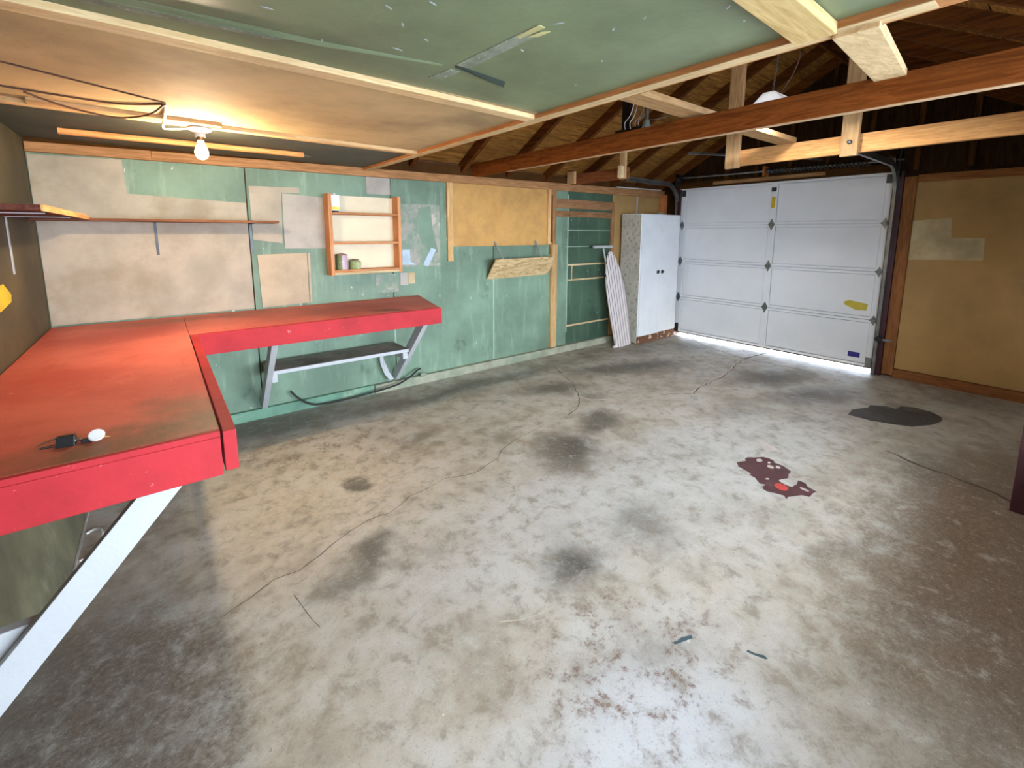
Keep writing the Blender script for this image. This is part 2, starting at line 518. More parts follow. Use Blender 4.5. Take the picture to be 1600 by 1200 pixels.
# outside ground
struct(obj('ground', MB().box(-30, 40, -30, 40, -.30, -.105), paint('outside_gravel', (142, 150, 160), .9, .2)), 'pale ground outside the garage')
struct(obj('driveway', MB().box(6.42, 12, .2, 5.0, -.10, -.012), paint('driveway_concrete', (200, 198, 190), .85, .12)), 'sunlit concrete apron outside the garage door')
floor = struct(obj('floor', MB().box(-.75, 6.42, -.55, 4.35, -.10, 0), M_FLOOR), 'stained grey concrete garage floor')

def ribbon(name, pts, w, mat, z=.0012, jit=.012):
    P = []
    for i in range(len(pts) - 1):
        a, b = Vector(pts[i]), Vector(pts[i + 1])
        n = max(1, int((b - a).length / .05))
        for k in range(n):
            q = a.lerp(b, k / n)
            P.append(q + Vector((random.uniform(-jit, jit), random.uniform(-jit, jit))) if (i or k) else q)
    P.append(Vector(pts[-1]))
    vs, fs = [], []
    for i, p in enumerate(P):
        d = (P[min(i + 1, len(P) - 1)] - P[max(i - 1, 0)]).normalized()
        nrm = Vector((-d.y, d.x)) * (w * random.uniform(.35, 1.0) / 2)
        vs += [(p.x + nrm.x, p.y + nrm.y, z), (p.x - nrm.x, p.y - nrm.y, z)]
    for i in range(len(P) - 1):
        fs.append((2 * i, 2 * i + 1, 2 * i + 3, 2 * i + 2))
    return obj(name, MB().add(vs, fs), mat, floor)

CR_A = [(0.083, 2.02), (0.289, 2.109), (0.396, 2.101), (0.493, 2.143), (0.664, 2.239), (0.797, 2.271), (0.899, 2.25), (1.058, 2.339), (1.165, 2.342), (1.32, 2.378), (1.417, 2.341), (1.525, 2.317), (1.751, 2.39), (1.831, 2.459), (2.012, 2.524), (2.245, 2.57), (2.439, 2.607)]
CR_B = [(3.062, 2.916), (3.105, 2.733), (3.299, 2.625), (3.379, 2.501), (3.574, 2.499), (3.743, 2.434), (4.008, 2.252), (4.296, 2.314), (4.648, 2.328), (5.031, 2.378), (5.398, 2.482), (5.63, 2.514)]
CR_C = [(6.216, 3.548), (5.958, 3.249), (5.8, 2.845), (5.672, 2.518), (5.736, 2.256), (5.731, 1.839)]
CR_D = [(3.537, 3.685), (3.406, 3.425), (3.32, 3.194), (3.203, 3.035), (3.046, 2.842), (2.825, 2.655), (2.68, 2.623)]
ribbon('crack', CR_A, .0055, M_CRACK, jit=.006)
ribbon('crack', CR_B, .034, M_CRACK_L, jit=.008)
ribbon('crack', [(x, y - .012) for x, y in CR_B[5:]], .014, M_CRACK, .0018)
ribbon('crack', CR_C, .014, M_CRACK, jit=.006)
ribbon('crack', CR_D, .010, M_CRACK, jit=.008)
ribbon('crack', [(5.67, 2.52), (5.95, 2.5), (6.2, 2.46)], .03, M_CRACK)
ribbon('crack', [(0.336, 1.957), (0.345, 1.885), (0.366, 1.768), (0.378, 1.721)], .0035, M_CRACK, jit=.003)
ribbon('crack', [(0.957, 1.3), (1.036, 1.254), (1.104, 1.232), (1.183, 1.22)], .006, M_CRACK_L, jit=.003)
ribbon('slab_joint', [(4.033, 0.739), (3.958, 0.533), (3.919, 0.341), (3.884, 0.169), (3.785, 0.06), (3.75, -.2)], .03, M_CRACK)

def decal(name, pts, mat, z, parent=floor):
    return obj(name, MB().prism([(x, y, z - .001) for x, y in pts], (0, 0, .0012)), mat, parent)
spill = decal('paint_spill', [(3.009, 1.328), (3.082, 1.297), (3.105, 1.317), (3.142, 1.314), (3.173, 1.284), (3.232, 1.251), (3.242, 1.217), (3.238, 1.182), (3.21, 1.166), (3.21, 1.111), (3.189, 1.074), (3.172, 1.047), (3.13, 1.046), (3.068, 1.027), (3.006, 1.054), (2.993, 0.97), (3.028, 0.962), (3.091, 0.977), (3.09, 0.935), (3.055, 0.911), (3.038, 0.855), (3.007, 0.864), (2.943, 0.861), (2.926, 0.898), (2.872, 0.925), (2.84, 0.941), (2.809, 0.937), (2.836, 0.963), (2.82, 1.009), (2.802, 1.047), (2.81, 1.071), (2.847, 1.083), (2.878, 1.079), (2.859, 1.11), (2.884, 1.138), (2.908, 1.162), (2.91, 1.199), (2.935, 1.197), (2.951, 1.241), (2.965, 1.295)], M_SPILL, .002)
spill['label'] = 'dried maroon paint spill'
for pts in [[(3.172, 1.228), (3.155, 1.226), (3.14, 1.23), (3.132, 1.24), (3.134, 1.251), (3.146, 1.259), (3.162, 1.262), (3.177, 1.257), (3.186, 1.248), (3.183, 1.236)],
            [(3.182, 1.181), (3.174, 1.18), (3.167, 1.182), (3.165, 1.186), (3.168, 1.192), (3.175, 1.196), (3.183, 1.197), (3.19, 1.195), (3.192, 1.19), (3.189, 1.185)],
            [(3.131, 1.137), (3.117, 1.138), (3.108, 1.146), (3.106, 1.158), (3.112, 1.171), (3.123, 1.178), (3.137, 1.178), (3.147, 1.17), (3.149, 1.157), (3.143, 1.145)],
            [(3.165, 1.11), (3.153, 1.11), (3.145, 1.115), (3.143, 1.124), (3.149, 1.133), (3.16, 1.139), (3.172, 1.139), (3.18, 1.134), (3.182, 1.125), (3.176, 1.116)],
            [(2.961, 1.097), (2.954, 1.096), (2.945, 1.099), (2.939, 1.104), (2.937, 1.109), (2.941, 1.113), (2.948, 1.114), (2.956, 1.111), (2.963, 1.106), (2.964, 1.101)],
            [(2.984, 0.966), (2.974, 0.972), (2.969, 0.992), (2.971, 1.019), (2.98, 1.042), (2.993, 1.053), (3.003, 1.047), (3.008, 1.026), (3.005, 0.999), (2.996, 0.977)],
            [(3.002, 0.885), (2.994, 0.889), (2.99, 0.901), (2.991, 0.917), (2.996, 0.931), (3.004, 0.937), (3.012, 0.934), (3.016, 0.922), (3.015, 0.906), (3.01, 0.892)]]:
    decal('bare_fleck', pts, M_BARE, .0032, spill)
decal('red_blotch', [(2.924, 0.973), (2.901, 0.975), (2.885, 0.99), (2.883, 1.013), (2.895, 1.035), (2.917, 1.048), (2.941, 1.046), (2.958, 1.031), (2.96, 1.007), (2.947, 0.985)], M_SPILLRED, .0030, spill)
oil = decal('oil_stain', [(4.608, 1.13), (4.778, 1.144), (4.943, 1.073), (5.038, 1.077), (5.116, 0.978), (5.108, 0.908), (5.223, 0.895), (5.285, 0.809), (5.261, 0.697), (5.181, 0.618), (5.076, 0.598), (4.899, 0.638), (4.725, 0.726), (4.664, 0.836), (4.612, 0.974)], M_OIL, .002)
decal('bare_fleck', [(3.489, 1.393), (3.467, 1.278), (3.429, 1.232), (3.335, 1.268), (3.378, 1.322)], M_BARE, .0016)
decal('teal_fleck', [(1.43, .815), (1.45, .806), (1.475, .806), (1.515, .788), (1.508, .778), (1.47, .79), (1.43, .804)], M_TEAL, .0016)
decal('teal_fleck', [(1.615, .622), (1.625, .622), (1.632, .60), (1.65, .575), (1.648, .56), (1.638, .565), (1.622, .60)], M_TEAL, .0016)

# --- long green wall
wall_back = struct(obj('wall_back', MB().box(-.75, 6.42, 4.206, 4.32, -.1, 2.26), paint('wall_core', (92, 58, 26), .9, spec=.1)), 'long green painted garage wall')
pan = [(-.605, .588, 'g'), (.596, 1.795, 'g'), (1.803, 3.008, 'g'), (3.016, 4.196, 'g'), (4.204, 5.06, 'd')]
for (a, b, k) in pan:
    obj('plywood_panel', MB().box(a, b, 4.190, 4.207, .07, 2.10), M_GREEN if k == 'g' else M_GREEN_D, wall_back, .002)
obj('plywood_panel', MB().box(5.07, 5.60, 4.188, 4.206, .07, 2.12), M_TANBOARD, wall_back, .002)
obj('plywood_panel', MB().box(5.63, 6.25, 4.188, 4.206, .07, 2.12), M_TANBOARD, wall_back, .002)
obj('edge_strip', MB().box(5.605, 5.625, 4.178, 4.206, 1.6, 2.1), M_WHITE, wall_back)
# the bare drywall sheet, L shaped
obj('drywall_sheet', MB().prism([(-.60, 4.183, .94), (.585, 4.183, .94), (.585, 4.183, 1.79), (-.135, 4.183, 1.825), (-.145, 4.183, 2.052), (-.60, 4.183, 2.045)], (0, .008, 0)), M_PLASTER, wall_back, .002)
obj('drywall_sheet', MB().prism([(.615, 4.183, 1.50), (.83, 4.183, 1.47), (.845, 4.183, 1.885), (.99, 4.183, 1.885), (.985, 4.183, 1.935), (.61, 4.183, 1.925)], (0, .008, 0)), M_PLASTER, wall_back, .002)
obj('wallboard_patch', MB().prism([(.845, 4.182, 1.425), (1.18, 4.182, 1.42), (1.21, 4.182, 1.86), (.85, 4.182, 1.88)], (0, .008, 0)), M_GREYCARD, wall_back)
cb = obj('cardboard_patch', MB().prism([(.645, 4.180, .94), (1.01, 4.180, .95), (1.015, 4.180, 1.385), (.635, 4.180, 1.378)], (0, .01, 0)), M_CARD, wall_back)
obj('torn_strip', MB().prism([(1.018, 4.181, .95), (1.035, 4.181, .95), (1.04, 4.181, 1.385), (1.02, 4.181, 1.385)], (0, .006, 0)), M_CARD, wall_back)
obj('grey_patch', MB().box(1.565, 1.795, 4.182, 4.19, 1.915, 2.07), M_GREYCARD, wall_back)
obj('scuffed_patch', MB().box(1.875, 2.325, 4.187, 4.191, 1.22, 1.84), M_WORN, wall_back)
obj('green_paint_patch', MB().prism([(2.09, 4.185, 1.80), (2.22, 4.185, 1.83), (2.24, 4.185, 1.60), (2.30, 4.185, 1.36), (2.23, 4.185, 1.34), (2.13, 4.185, 1.44), (2.06, 4.185, 1.60)], (0, .003, 0)), M_GREEN, wall_back)
obj('tape_scrap', MB().prism([(1.90, 4.182, 1.39), (1.98, 4.182, 1.39), (1.985, 4.182, 1.27), (2.05, 4.182, 1.24), (1.90, 4.182, 1.245)], (0, .003, 0)), M_PAPER_BLUE, wall_back)
obj('tape_scrap', MB().prism([(2.22, 4.182, 1.41), (2.275, 4.182, 1.385), (2.18, 4.182, 1.215), (2.12, 4.182, 1.235)], (0, .003, 0)), M_PAPER_BLUE, wall_back)
obj('paper_scrap', MB().box(1.87, 1.95, 4.184, 4.188, 1.04, 1.165), M_GREYCARD, wall_back)
obj('paper_scrap', MB().box(1.955, 2.03, 4.184, 4.188, 1.05, 1.165), M_PATCH, wall_back)
obj('scuffed_patch', MB().box(1.62, 1.85, 4.187, 4.191, .98, 1.16), M_WORN, wall_back)
# top plate
def plate(x0, x1, y0, y1):
    z = lambda x: 2.057 + .006 * (x + .6)
    return MB().hexa([(x0, y0, z(x0)), (x1, y0, z(x1)), (x1, y1, z(x1)), (x0, y1, z(x0)), (x0, y0, 2.118 + .012 * (x0 + .6)), (x1, y0, 2.118 + .012 * (x1 + .6)), (x1, y1, 2.118 + .012 * (x1 + .6)), (x0, y1, 2.118 + .012 * (x0 + .6))])
for a, b in ((-.60, .02), (.022, 3.83), (3.833, 6.25)):
    obj('top_plate', plate(a, b, 4.150, 4.24), wood(*W_PLATE, 'X'), wall_back, .003)
# particle board bay and studs
obj('particle_board', MB().box(2.47, 3.815, 4.174, 4.19, 1.415, 2.085), M_PARTICLE, wall_back, .002)
obj('stud_strip', MB().box(2.405, 2.47, 4.160, 4.19, 1.26, 2.085), wood(*W_TAN, 'Z'), wall_back, .003)
obj('stud', MB().box(3.815, 3.865, 4.150, 4.19, 1.42, 2.09), wood(*W_TAN, 'Z'), wall_back, .003)
obj('stud', MB().box(3.895, 3.955, 4.150, 4.19, 1.42, 2.09), wood(*W_PLATE, 'Z'), wall_back, .003)
obj('stud_block', MB().box(3.865, 3.895, 4.150, 4.19, 1.30, 1.45), wood(*W_PLATE, 'Z'), wall_back)
obj('stud_block', MB().box(3.865, 3.895, 4.150, 4.19, 2.02, 2.09), wood(*W_PLATE, 'Z'), wall_back)
obj('stud', MB().box(3.885, 3.985, 4.150, 4.19, .09, 1.42), wood(*W_TAN, 'Z'), wall_back, .003)
W_OLD = ((164, 122, 84), (126, 88, 58))
obj('door_rail', MB().box(3.957, 5.08, 4.160, 4.19, 1.87, 1.985), wood(*W_OLD, 'X'), wall_back, .003)
obj('door_rail', MB().box(3.957, 5.03, 4.165, 4.19, 1.765, 1.84), wood(*W_OLD, 'X'), wall_back, .003)
obj('door_stile', MB().box(5.03, 5.085, 4.160, 4.19, .5, 1.87), wood(*W_OLD, 'Z'), wall_back, .003)
# pale battens and paint lines on the dark green door
for (x0, x1, z, h, mt) in [(4.20, 4.95, 1.145, .022, 'p'), (4.20, 4.92, .945, .022, 'p'), (4.20, 5.05, .335, .022, 'p')]:
    obj('batten', MB().box(x0, x1, 4.180, 4.191, z - h / 2, z + h / 2), wood(*W_PALE, 'X'), wall_back)
obj('batten', MB().box(4.275, 4.29, 4.183, 4.191, .955, 1.135), wood(*W_PALE, 'Z'), wall_back)
M_PAINTLINE = flat('pale_paint_line', (164, 186, 166), .7)
for (x0, x1, z) in [(4.21, 5.03, 1.595), (4.16, 4.62, 1.385)]:
    obj('paint_line', MB().box(x0, x1, 4.188, 4.1915, z - .005, z + .005), M_PAINTLINE, wall_back)
for (x, z0, z1) in [(3.012, .09, 1.05), (1.799, .45, .78), (4.20, .25, 2.05)]:
    obj('seam_filler', MB().box(x - .008, x + .008, 4.188, 4.192, z0, z1), M_PAINTLINE, wall_back)
# curb along the foot of the wall
struct(obj('baseboard_back', MB().box(-.605, 1.55, 4.150, 4.19, -.01, .085), M_CURB_G, None, .004), 'green painted curb at the foot of the long wall')
b2 = struct(obj('baseboard_back', MB().box(1.552, 5.3, 4.135, 4.19, -.01, .085), M_CURB, None, .004), 'bare concrete curb at the foot of the long wall')

# --- left wall
wall_left = struct(obj('wall_left', MB().box(-.72, XL, -.55, 4.32, -.1, 2.2).prism([(-.72, -.55, 2.2), (-.72, 4.32, 2.2), (-.72, 4.32, 2.255), (-.72, 1.9, 3.58), (-.72, -.55, 2.255)], (.05, 0, 0)), M_OLIVE), 'dark olive hardboard wall above the bench')

# --- right wall with the garage door opening
M_DKWALL = wood((62, 38, 14), (38, 22, 6), 'Z', key='gable')
wall_right = struct(obj('wall_right', MB().box(6.272, 6.40, -.55, 1.36, -.1, 2.2).box(6.272, 6.40, 3.85, 4.32, -.1, 2.2)
                        .prism([(6.30, -.55, 2.2), (6.30, 4.32, 2.2), (6.30, 4.32, 2.42), (6.30, 1.9, 3.74), (6.30, -.55, 2.42)], (.10, 0, 0)), M_DKWALL), 'front wall around the garage door')
obj('hardboard_panel', MB().box(6.250, 6.272, -.50, 1.175, .10, 2.09), M_TANBOARD, wall_right, .002)
obj('trim_board', MB().box(6.225, 6.272, 1.175, 1.275, .02, 2.15), wood((168, 112, 66), (132, 82, 46), 'Z'), wall_right, .003)
obj('trim_board', MB().box(6.235, 6.272, -.50, 1.173, 2.09, 2.165), wood((168, 112, 66), (132, 82, 46), 'Y'), wall_right, .003)
obj('sill_plate', MB().box(6.215, 6.272, -.50, 1.173, 0, .095), wood((160, 104, 60), (124, 76, 42), 'Y'), wall_right, .003)
obj('jamb_board', MB().box(6.20, 6.272, 1.278, 1.365, 0, 2.2), M_MAROON, wall_right)
obj('jamb_board', MB().box(6.20, 6.272, 3.85, 3.93, 0, 2.2), M_MAROON, wall_right)
obj('filler_patch', MB().prism([(6.248, 1.172, 1.695), (6.248, .88, 1.72), (6.248, .865, 1.525), (6.248, .63, 1.52), (6.248, .62, 1.31), (6.248, 1.172, 1.29)], (.003, 0, 0)), M_PATCH, wall_right)
obj('corner_post', MB().box(6.17, 6.25, 4.10, 4.188, 1.6, 2.14), wood(*W_ORANGE, 'Z'), wall_right)
for i, y in enumerate((3.6, 3.2, 2.8, 2.4, 2.0, 1.6, 1.2, .8, .4, 0)):
    zt = 3.70 - abs(y - 1.9) * .55
    obj('gable_stud', MB().box(6.235, 6.30, y - .022, y + .022, 2.22, zt - .12), wood(*W_DARK, 'Z'), wall_right)
obj('header_board', MB().box(6.225, 6.272, 1.3, 3.93, 2.215, 2.30), wood(*W_DARK, 'Y'), wall_right)

# --- wall behind the photographer with the open doorway
wf = MB()
WA, WB, WT = WFY - .12, WFY, 2.24
wf.box(-.75, DOOR_X0, WA, WB, -.1, WT).box(DOOR_X0, DOOR_X1, WA, WB, DOOR_H, WT).box(DOOR_X1, WIN_X0, WA, WB, -.1, WT)
wf.box(WIN_X0, WIN_X1, WA, WB, -.1, WIN_Z0).box(WIN_X0, WIN_X1, WA, WB, WIN_Z1, WT).box(WIN_X1, 6.40, WA, WB, -.1, WT)
wall_front = struct(obj('wall_front', wf, paint('brown_wall', (120, 96, 66), .8, .2)), 'wall with the open doorway behind the photographer')

wfr = MB()  # added, unseen window, shaped to brighten the far end
for xx in (WIN_X0, (WIN_X0 + WIN_X1) / 2 - .02, WIN_X1 - .04):
    wfr.box(xx, xx + .04, WFY - .09, WFY - .04, WIN_Z0, WIN_Z1)
wfr.box(WIN_X0, WIN_X1, WFY - .09, WFY - .04, WIN_Z0, WIN_Z0 + .04).box(WIN_X0, WIN_X1, WFY - .09, WFY - .04, WIN_Z1 - .04, WIN_Z1)
struct(obj('added_window_1', wfr, M_WHITE), 'added white window frame in the wall behind the photographer')
# --- added, unseen porch roof that keeps skylight off the near floor
struct(obj('added_porch_roof', MB().box(-1.6, 4.6, -2.2, WFY - .14, 2.08, 2.14), paint('added_porch_boards', (150, 140, 120), .8, .2)), 'added porch roof outside the side doorway')
# --- ceiling over the bench end
ZC = 2.142
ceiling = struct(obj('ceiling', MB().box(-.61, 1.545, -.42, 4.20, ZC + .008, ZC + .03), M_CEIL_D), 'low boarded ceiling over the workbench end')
obj('ceiling_panel', MB().box(-.605, 1.53, .54, 1.74, ZC, ZC + .012), M_CEIL_G, ceiling)
obj('ceiling_panel', MB().box(-.605, 1.53, -.42, .535, ZC, ZC + .012), M_CEIL_G, ceiling)
obj('ceiling_panel', MB().box(-.605, 1.53, 1.745, 3.06, ZC, ZC + .012), M_CEIL_B, ceiling)
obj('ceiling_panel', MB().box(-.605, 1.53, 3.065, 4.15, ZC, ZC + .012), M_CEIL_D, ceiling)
obj('ceiling_batten', MB().bar((-.605, 1.73, 2.131), (1.53, 1.81, 2.131), .072, .022), wood((240, 210, 158), (220, 180, 124), 'X'), ceiling, .002)
obj('ceiling_batten', MB().bar((-.605, 3.00, 2.131), (1.53, 3.09, 2.131), .060, .022), wood((236, 200, 146), (212, 168, 112), 'X'), ceiling, .002)
obj('round_stick', MB().tube([(-.38, 3.60, 2.115), (.9, 3.63, 2.122)], .018, 8), wood((214, 156, 98), (182, 122, 70), 'X'), ceiling, smooth=True)
obj('edge_beam', MB().box(1.53, 1.60, -.42, 4.15, 2.12, 2.152), wood((204, 140, 84), (176, 112, 62), 'Y'), ceiling, .003)
obj('edge_board', MB().box(1.53, 1.585, .30, 4.15, 2.1185, 2.1205), wood((214, 186, 138), (184, 150, 104), 'Y'), ceiling)
obj('lamp_board', MB().bar((-.40, 2.955, 2.140), (.33, 2.975, 2.140), .05, .038), wood((224, 182, 128), (196, 148, 96), 'X'), ceiling, .003)
obj('cross_board', MB().hexa([(.9, .49, 2.112), (1.535, .50, 2.108), (1.535, .605, 2.108), (.9, .59, 2.112), (.9, .49, 2.140), (1.535, .50, 2.140), (1.535, .605, 2.140), (.9, .59, 2.140)]), wood((222, 190, 128), (192, 156, 96), 'X'), ceiling, .003)
# tape, peeled seam and cracks in the ceiling paint
M_TAPE = paint('grey_tape', (150, 156, 134), .6, .25, scale=14, wear=(206, 206, 180), wear_amt=.6)
M_TAPEY = flat('yellowed_tape', (214, 204, 140), .5)
obj('tape_strip', MB().prism([(.86, 1.62, ZC - .002), (.91, 1.60, ZC - .002), (.925, 1.49, ZC - .002), (.88, 1.49, ZC - .002)], (0, 0, .002)), M_TAPE, ceiling)
obj('tape_strip', MB().prism([(.875, 1.44, ZC - .002), (.93, 1.44, ZC - .002), (.945, 1.10, ZC - .002), (.895, 1.10, ZC - .002)], (0, 0, .002)), M_TAPE, ceiling)
obj('tape_strip', MB().prism([(.897, 1.13, ZC - .003), (.915, 1.13, ZC - .003), (.925, 1.03, ZC - .003), (.90, 1.03, ZC - .003)], (0, 0, .002)), M_TAPEY, ceiling)
obj('tape_strip', MB().prism([(.925, 1.11, ZC - .003), (.95, 1.09, ZC - .003), (.955, 1.04, ZC - .003), (.935, 1.06, ZC - .003)], (0, 0, .002)), M_TAPEY, ceiling)
M_PEELD = flat('peeled_dark_paint', (52, 60, 48), .7)  # dark colour of the peeled strip
obj('peeled_seam', MB().prism([(.88, 1.455, ZC - .004), (1.13, 1.50, ZC - .014), (1.12, 1.475, ZC - .001), (.88, 1.44, ZC - .001)], (0, 0, .002)), M_PEELD, ceiling)
obj('peeled_seam', MB().prism([(-.1, 1.60, ZC - .010), (.45, 1.545, ZC - .010), (.84, 1.475, ZC - .004), (.84, 1.465, ZC - .001), (.45, 1.53, ZC - .001), (-.1, 1.57, ZC - .001)], (0, 0, .001)), M_CEIL_G, ceiling)
obj('peeled_seam', MB().prism([(-.1, 1.66, ZC - .002), (.35, 1.60, ZC - .002), (.35, 1.585, ZC - .002), (-.1, 1.62, ZC - .002)], (0, 0, .002)), M_TAPE, ceiling)
for (x, y, a) in [(.28, 1.40, 0), (.53, 1.2, .5), (.60, 1.27, 1), (.61, 1.11, .3), (1.09, .92, .8), (1.10, .82, .9), (.94, .99, 2.2), (.70, 1.32, .4), (.66, 1.44, .1), (.45, 1.52, 1.4), (1.25, 1.1, .7), (1.33, .66, .3), (.98, 1.2, .4), (1.27, .62, .5), (1.22, .65, .9), (.2, 1.33, .2), (1.36, 1.33, 1.2)]:
    L = random.uniform(.007, .018)
    w = .0035
    dx, dy = math.cos(a), math.sin(a)
    obj('paint_chip', MB().prism([(x - dx * L, y - dy * L, ZC - .0015), (x + dy * w, y - dx * w, ZC - .0015), (x + dx * L, y + dy * L, ZC - .0015), (x - dy * w, y + dx * w, ZC - .0015)], (0, 0, .0012)), M_WHITE, ceiling)
obj('paint_chip', MB().prism([(.22, 3.66, ZC - .002), (.5, 3.66, ZC - .002), (.56, 3.69, ZC - .002), (.3, 3.69, ZC - .002)], (.45, .12, .0015)), M_WHITE, ceiling)

# --- roof
ROOF_Y, EAVE_Z, SLOPE = 1.90, 2.20, .55
def rz(y): return EAVE_Z + SLOPE * (4.19 - y if y > ROOF_Y else y + .39)
RT = .115          # rafter depth measured vertically
deck = MB()
for s in (0, 1):
    ya, yb = (4.6, ROOF_Y) if s == 0 else (-.8, ROOF_Y)
    za, zb = rz(ya) + RT + .022, rz(ROOF_Y + .0001) + RT + .022
    deck.hexa([(-.9, ya, za), (6.6, ya, za), (6.6, yb, zb), (-.9, yb, zb), (-.9, ya, za + .05), (6.6, ya, za + .05), (6.6, yb, zb + .05), (-.9, yb, zb + .05)])
roof = struct(obj('roof', deck, M_DARKWOOD), 'dark timber roof with open rafters')
raf = wood((116, 66, 22), (76, 40, 10), 'Y', key='rafter')
X_R = [-.42, .20, .82, 1.43, 2.03, 2.62, 3.22, 3.83, 4.44, 5.05, 5.66, 6.16]
for s in (0, 1):
    for x in X_R:
        ya, yb = (4.35, ROOF_Y + .015) if s == 0 else (-.55, ROOF_Y - .015)
        za, zb = rz(ya), rz(yb)
        obj('rafter', MB().hexa([(x - .022, ya, za), (x + .022, ya, za), (x + .022, yb, zb), (x - .022, yb, zb), (x - .022, ya, za + RT), (x + .022, ya, za + RT), (x + .022, yb, zb + RT), (x - .022, yb, zb + RT)]), raf, roof)
    y = 4.5 if s == 0 else -.7
    n = 13
    for k in range(n):
        y0 = y + (ROOF_Y - y) * k / n
        y1 = y + (ROOF_Y - y) * (k + 1) / n - (.006 if s == 0 else -.006) * -1
        y1 = y0 + (y1 - y0) * .975
        z0, z1 = rz(y0) + RT, rz(y1 if abs(y1 - ROOF_Y) > .001 else y1 + .001) + RT
        obj('roof_board', MB().hexa([(-.85, y0, z0), (6.5, y0, z0), (6.5, y1, z1), (-.85, y1, z1), (-.85, y0, z0 + .02), (6.5, y0, z0 + .02), (6.5, y1, z1 + .02), (-.85, y1, z1 + .02)]), M_ROOFWOOD, roof)
obj('ridge_board', MB().box(-.7, 6.3, ROOF_Y - .014, ROOF_Y + .014, rz(ROOF_Y) - .03, rz(ROOF_Y) + RT), raf, roof)
# blocking between rafters along the plate
for i in range(4, len(X_R) - 1):
    obj('eave_block', MB().box(X_R[i] + .022, X_R[i + 1] - .022, 4.245, 4.265, 2.12, 2.33), wood((120, 78, 50), (84, 52, 32), 'X'), roof)
def beam(x, y0, y1, z0, z1, w=.045):
    return MB().box(x, x + w, y0, y1, z0, z1)
tb1 = obj('tie_beam', beam(2.74, -.42, 4.22, 2.155, 2.29), wood((146, 80, 30), (106, 52, 14), 'Y', key='tie'), roof, .003, label='dark red-brown tie beam spanning the garage')
obj('floor_lit_underside', MB().box(2.742, 2.783, -.42, 3.6, 2.1525, 2.1555), wood((226, 190, 146), (196, 150, 104), 'Y'), tb1)  # pale strip puts light off the floor into the beam's bottom face
obj('tie_beam', beam(4.20, -.42, 2.13, 2.165, 2.30), wood((236, 178, 112), (204, 142, 80), 'Y'), roof, .003, label='orange tie beam nearer the garage door')
obj('tie_beam', beam(4.20, 3.28, 4.22, 2.165, 2.29), wood((150, 90, 52), (112, 62, 34), 'Y'), roof, .003, label='short cut stub of tie beam at the long wall')
for (y0, y1, z0, z1) in [(2.03, 2.15, 2.145, 3.32), (1.15, 1.26, 2.14, 3.05), (4.06, 4.18, 2.17, 2.32), (3.285, 3.355, 2.165, 2.62)]:
    obj('hanger_board', MB().box(4.155, 4.198, y0, y1, z0, z1), wood((214, 176, 124), (180, 138, 90), 'Z'), roof, .003)
obj('hanger_block', MB().box(4.10, 4.155, 3.29, 3.335, 2.17, 2.30), wood(*W_PALE, 'Z'), roof)
obj('bolt', MB().lathe((4.154, 1.20, 2.24), [(.001, 0), (.016, -.002), (.016, -.01), (.008, -.014), (.001, -.014)], 10, 'X'), M_STEEL_D, roof)
obj('cross_board', MB().box(1.64, 4.22, 1.59, 1.73, 2.302, 2.342), wood((190, 150, 102), (158, 118, 74), 'X'), roof, .003, label='flat board lying across both tie beams')
obj('cross_board', MB().hexa([(1.56, .41, 2.105), (2.735, .60, 2.27), (2.735, .72, 2.27), (1.56, .52, 2.105), (1.56, .41, 2.135), (2.735, .60, 2.30), (2.735, .72, 2.30), (1.56, .52, 2.135)]), wood((222, 190, 140), (190, 156, 108), 'X'), roof, .003, label='pale board running from the ceiling edge to the tie beam')

# ------------------------------------------------------------------ garage door
door = bpy.data.objects.new('door_1', None)
COL.objects.link(door)
door.location = (6.27, 2.6, .055)
struct(door, 'white sectional overhead garage door with four panels')
Y0, Y1 = 1.36, 3.86
ZS = [.055, .60, 1.145, 1.675, 2.215]
for i in range(4):
    a, b = ZS[i] + .002, ZS[i + 1] - .002
    mb = MB().box(6.280, 6.296, Y0 - .05, Y1 + .05, a - .002, b + .002)
    mb.box(6.250, 6.280, Y0, Y1, a + .002, a + .030)
    mb.box(6.250, 6.280, Y0, Y1, b - .030, b - .002)
    sec = obj('door_section', mb, M_DOORW, door, .0015)
    for (p0, p1) in ((1.434, 2.510), (2.600, 3.770)):
        obj('door_panel', MB().box(6.256, 6.2815, p0, p1, a + .037, b - .037), M_DOORW, sec, .003)
    for (s0, s1) in ((1.362, 1.43), (2.515, 2.595), (3.775, 3.858)):
        obj('stile', MB().box(6.240, 6.2815, s0, s1, a + .004, b - .004), M_DOORW, sec, .003)
def hinge(y, z, s=1.0):
    mb = MB().prism([(6.238, y, z + .075 * s), (6.238, y - .032 * s, z + .012), (6.238, y - .032 * s, z - .012), (6.238, y, z - .075 * s), (6.238, y + .032 * s, z - .012), (6.238, y + .032 * s, z + .012)], (-.004, 0, 0))
    mb.tube([(6.228, y - .034, z), (6.228, y + .034, z)], .009, 8)
    mb.box(6.215, 6.236, y - .01, y + .01, z - .022, z + .022)
    return obj('hinge', mb, M_STEEL, door)
for z in ZS[1:4]:
    hinge(2.555, z); hinge(3.815, z); hinge(1.40, z, .8)
obj('corner_bracket', MB().box(6.232, 6.239, 3.78, 3.855, 2.10, 2.19).box(6.205, 6.239, 3.835, 3.86, 2.11, 2.16), M_STEEL_D, door)
obj('corner_bracket', MB().box(6.232, 6.239, 1.365, 1.43, 2.10, 2.19).box(6.205, 6.239, 1.36, 1.385, 2.11, 2.16), M_STEEL_D, door)
obj('corner_bracket', MB().box(6.232, 6.239, 3.79, 3.855, .06, .19), M_STEEL_D, door)
obj('corner_bracket', MB().box(6.232, 6.239, 1.365, 1.43, .06, .17), M_STEEL, door)
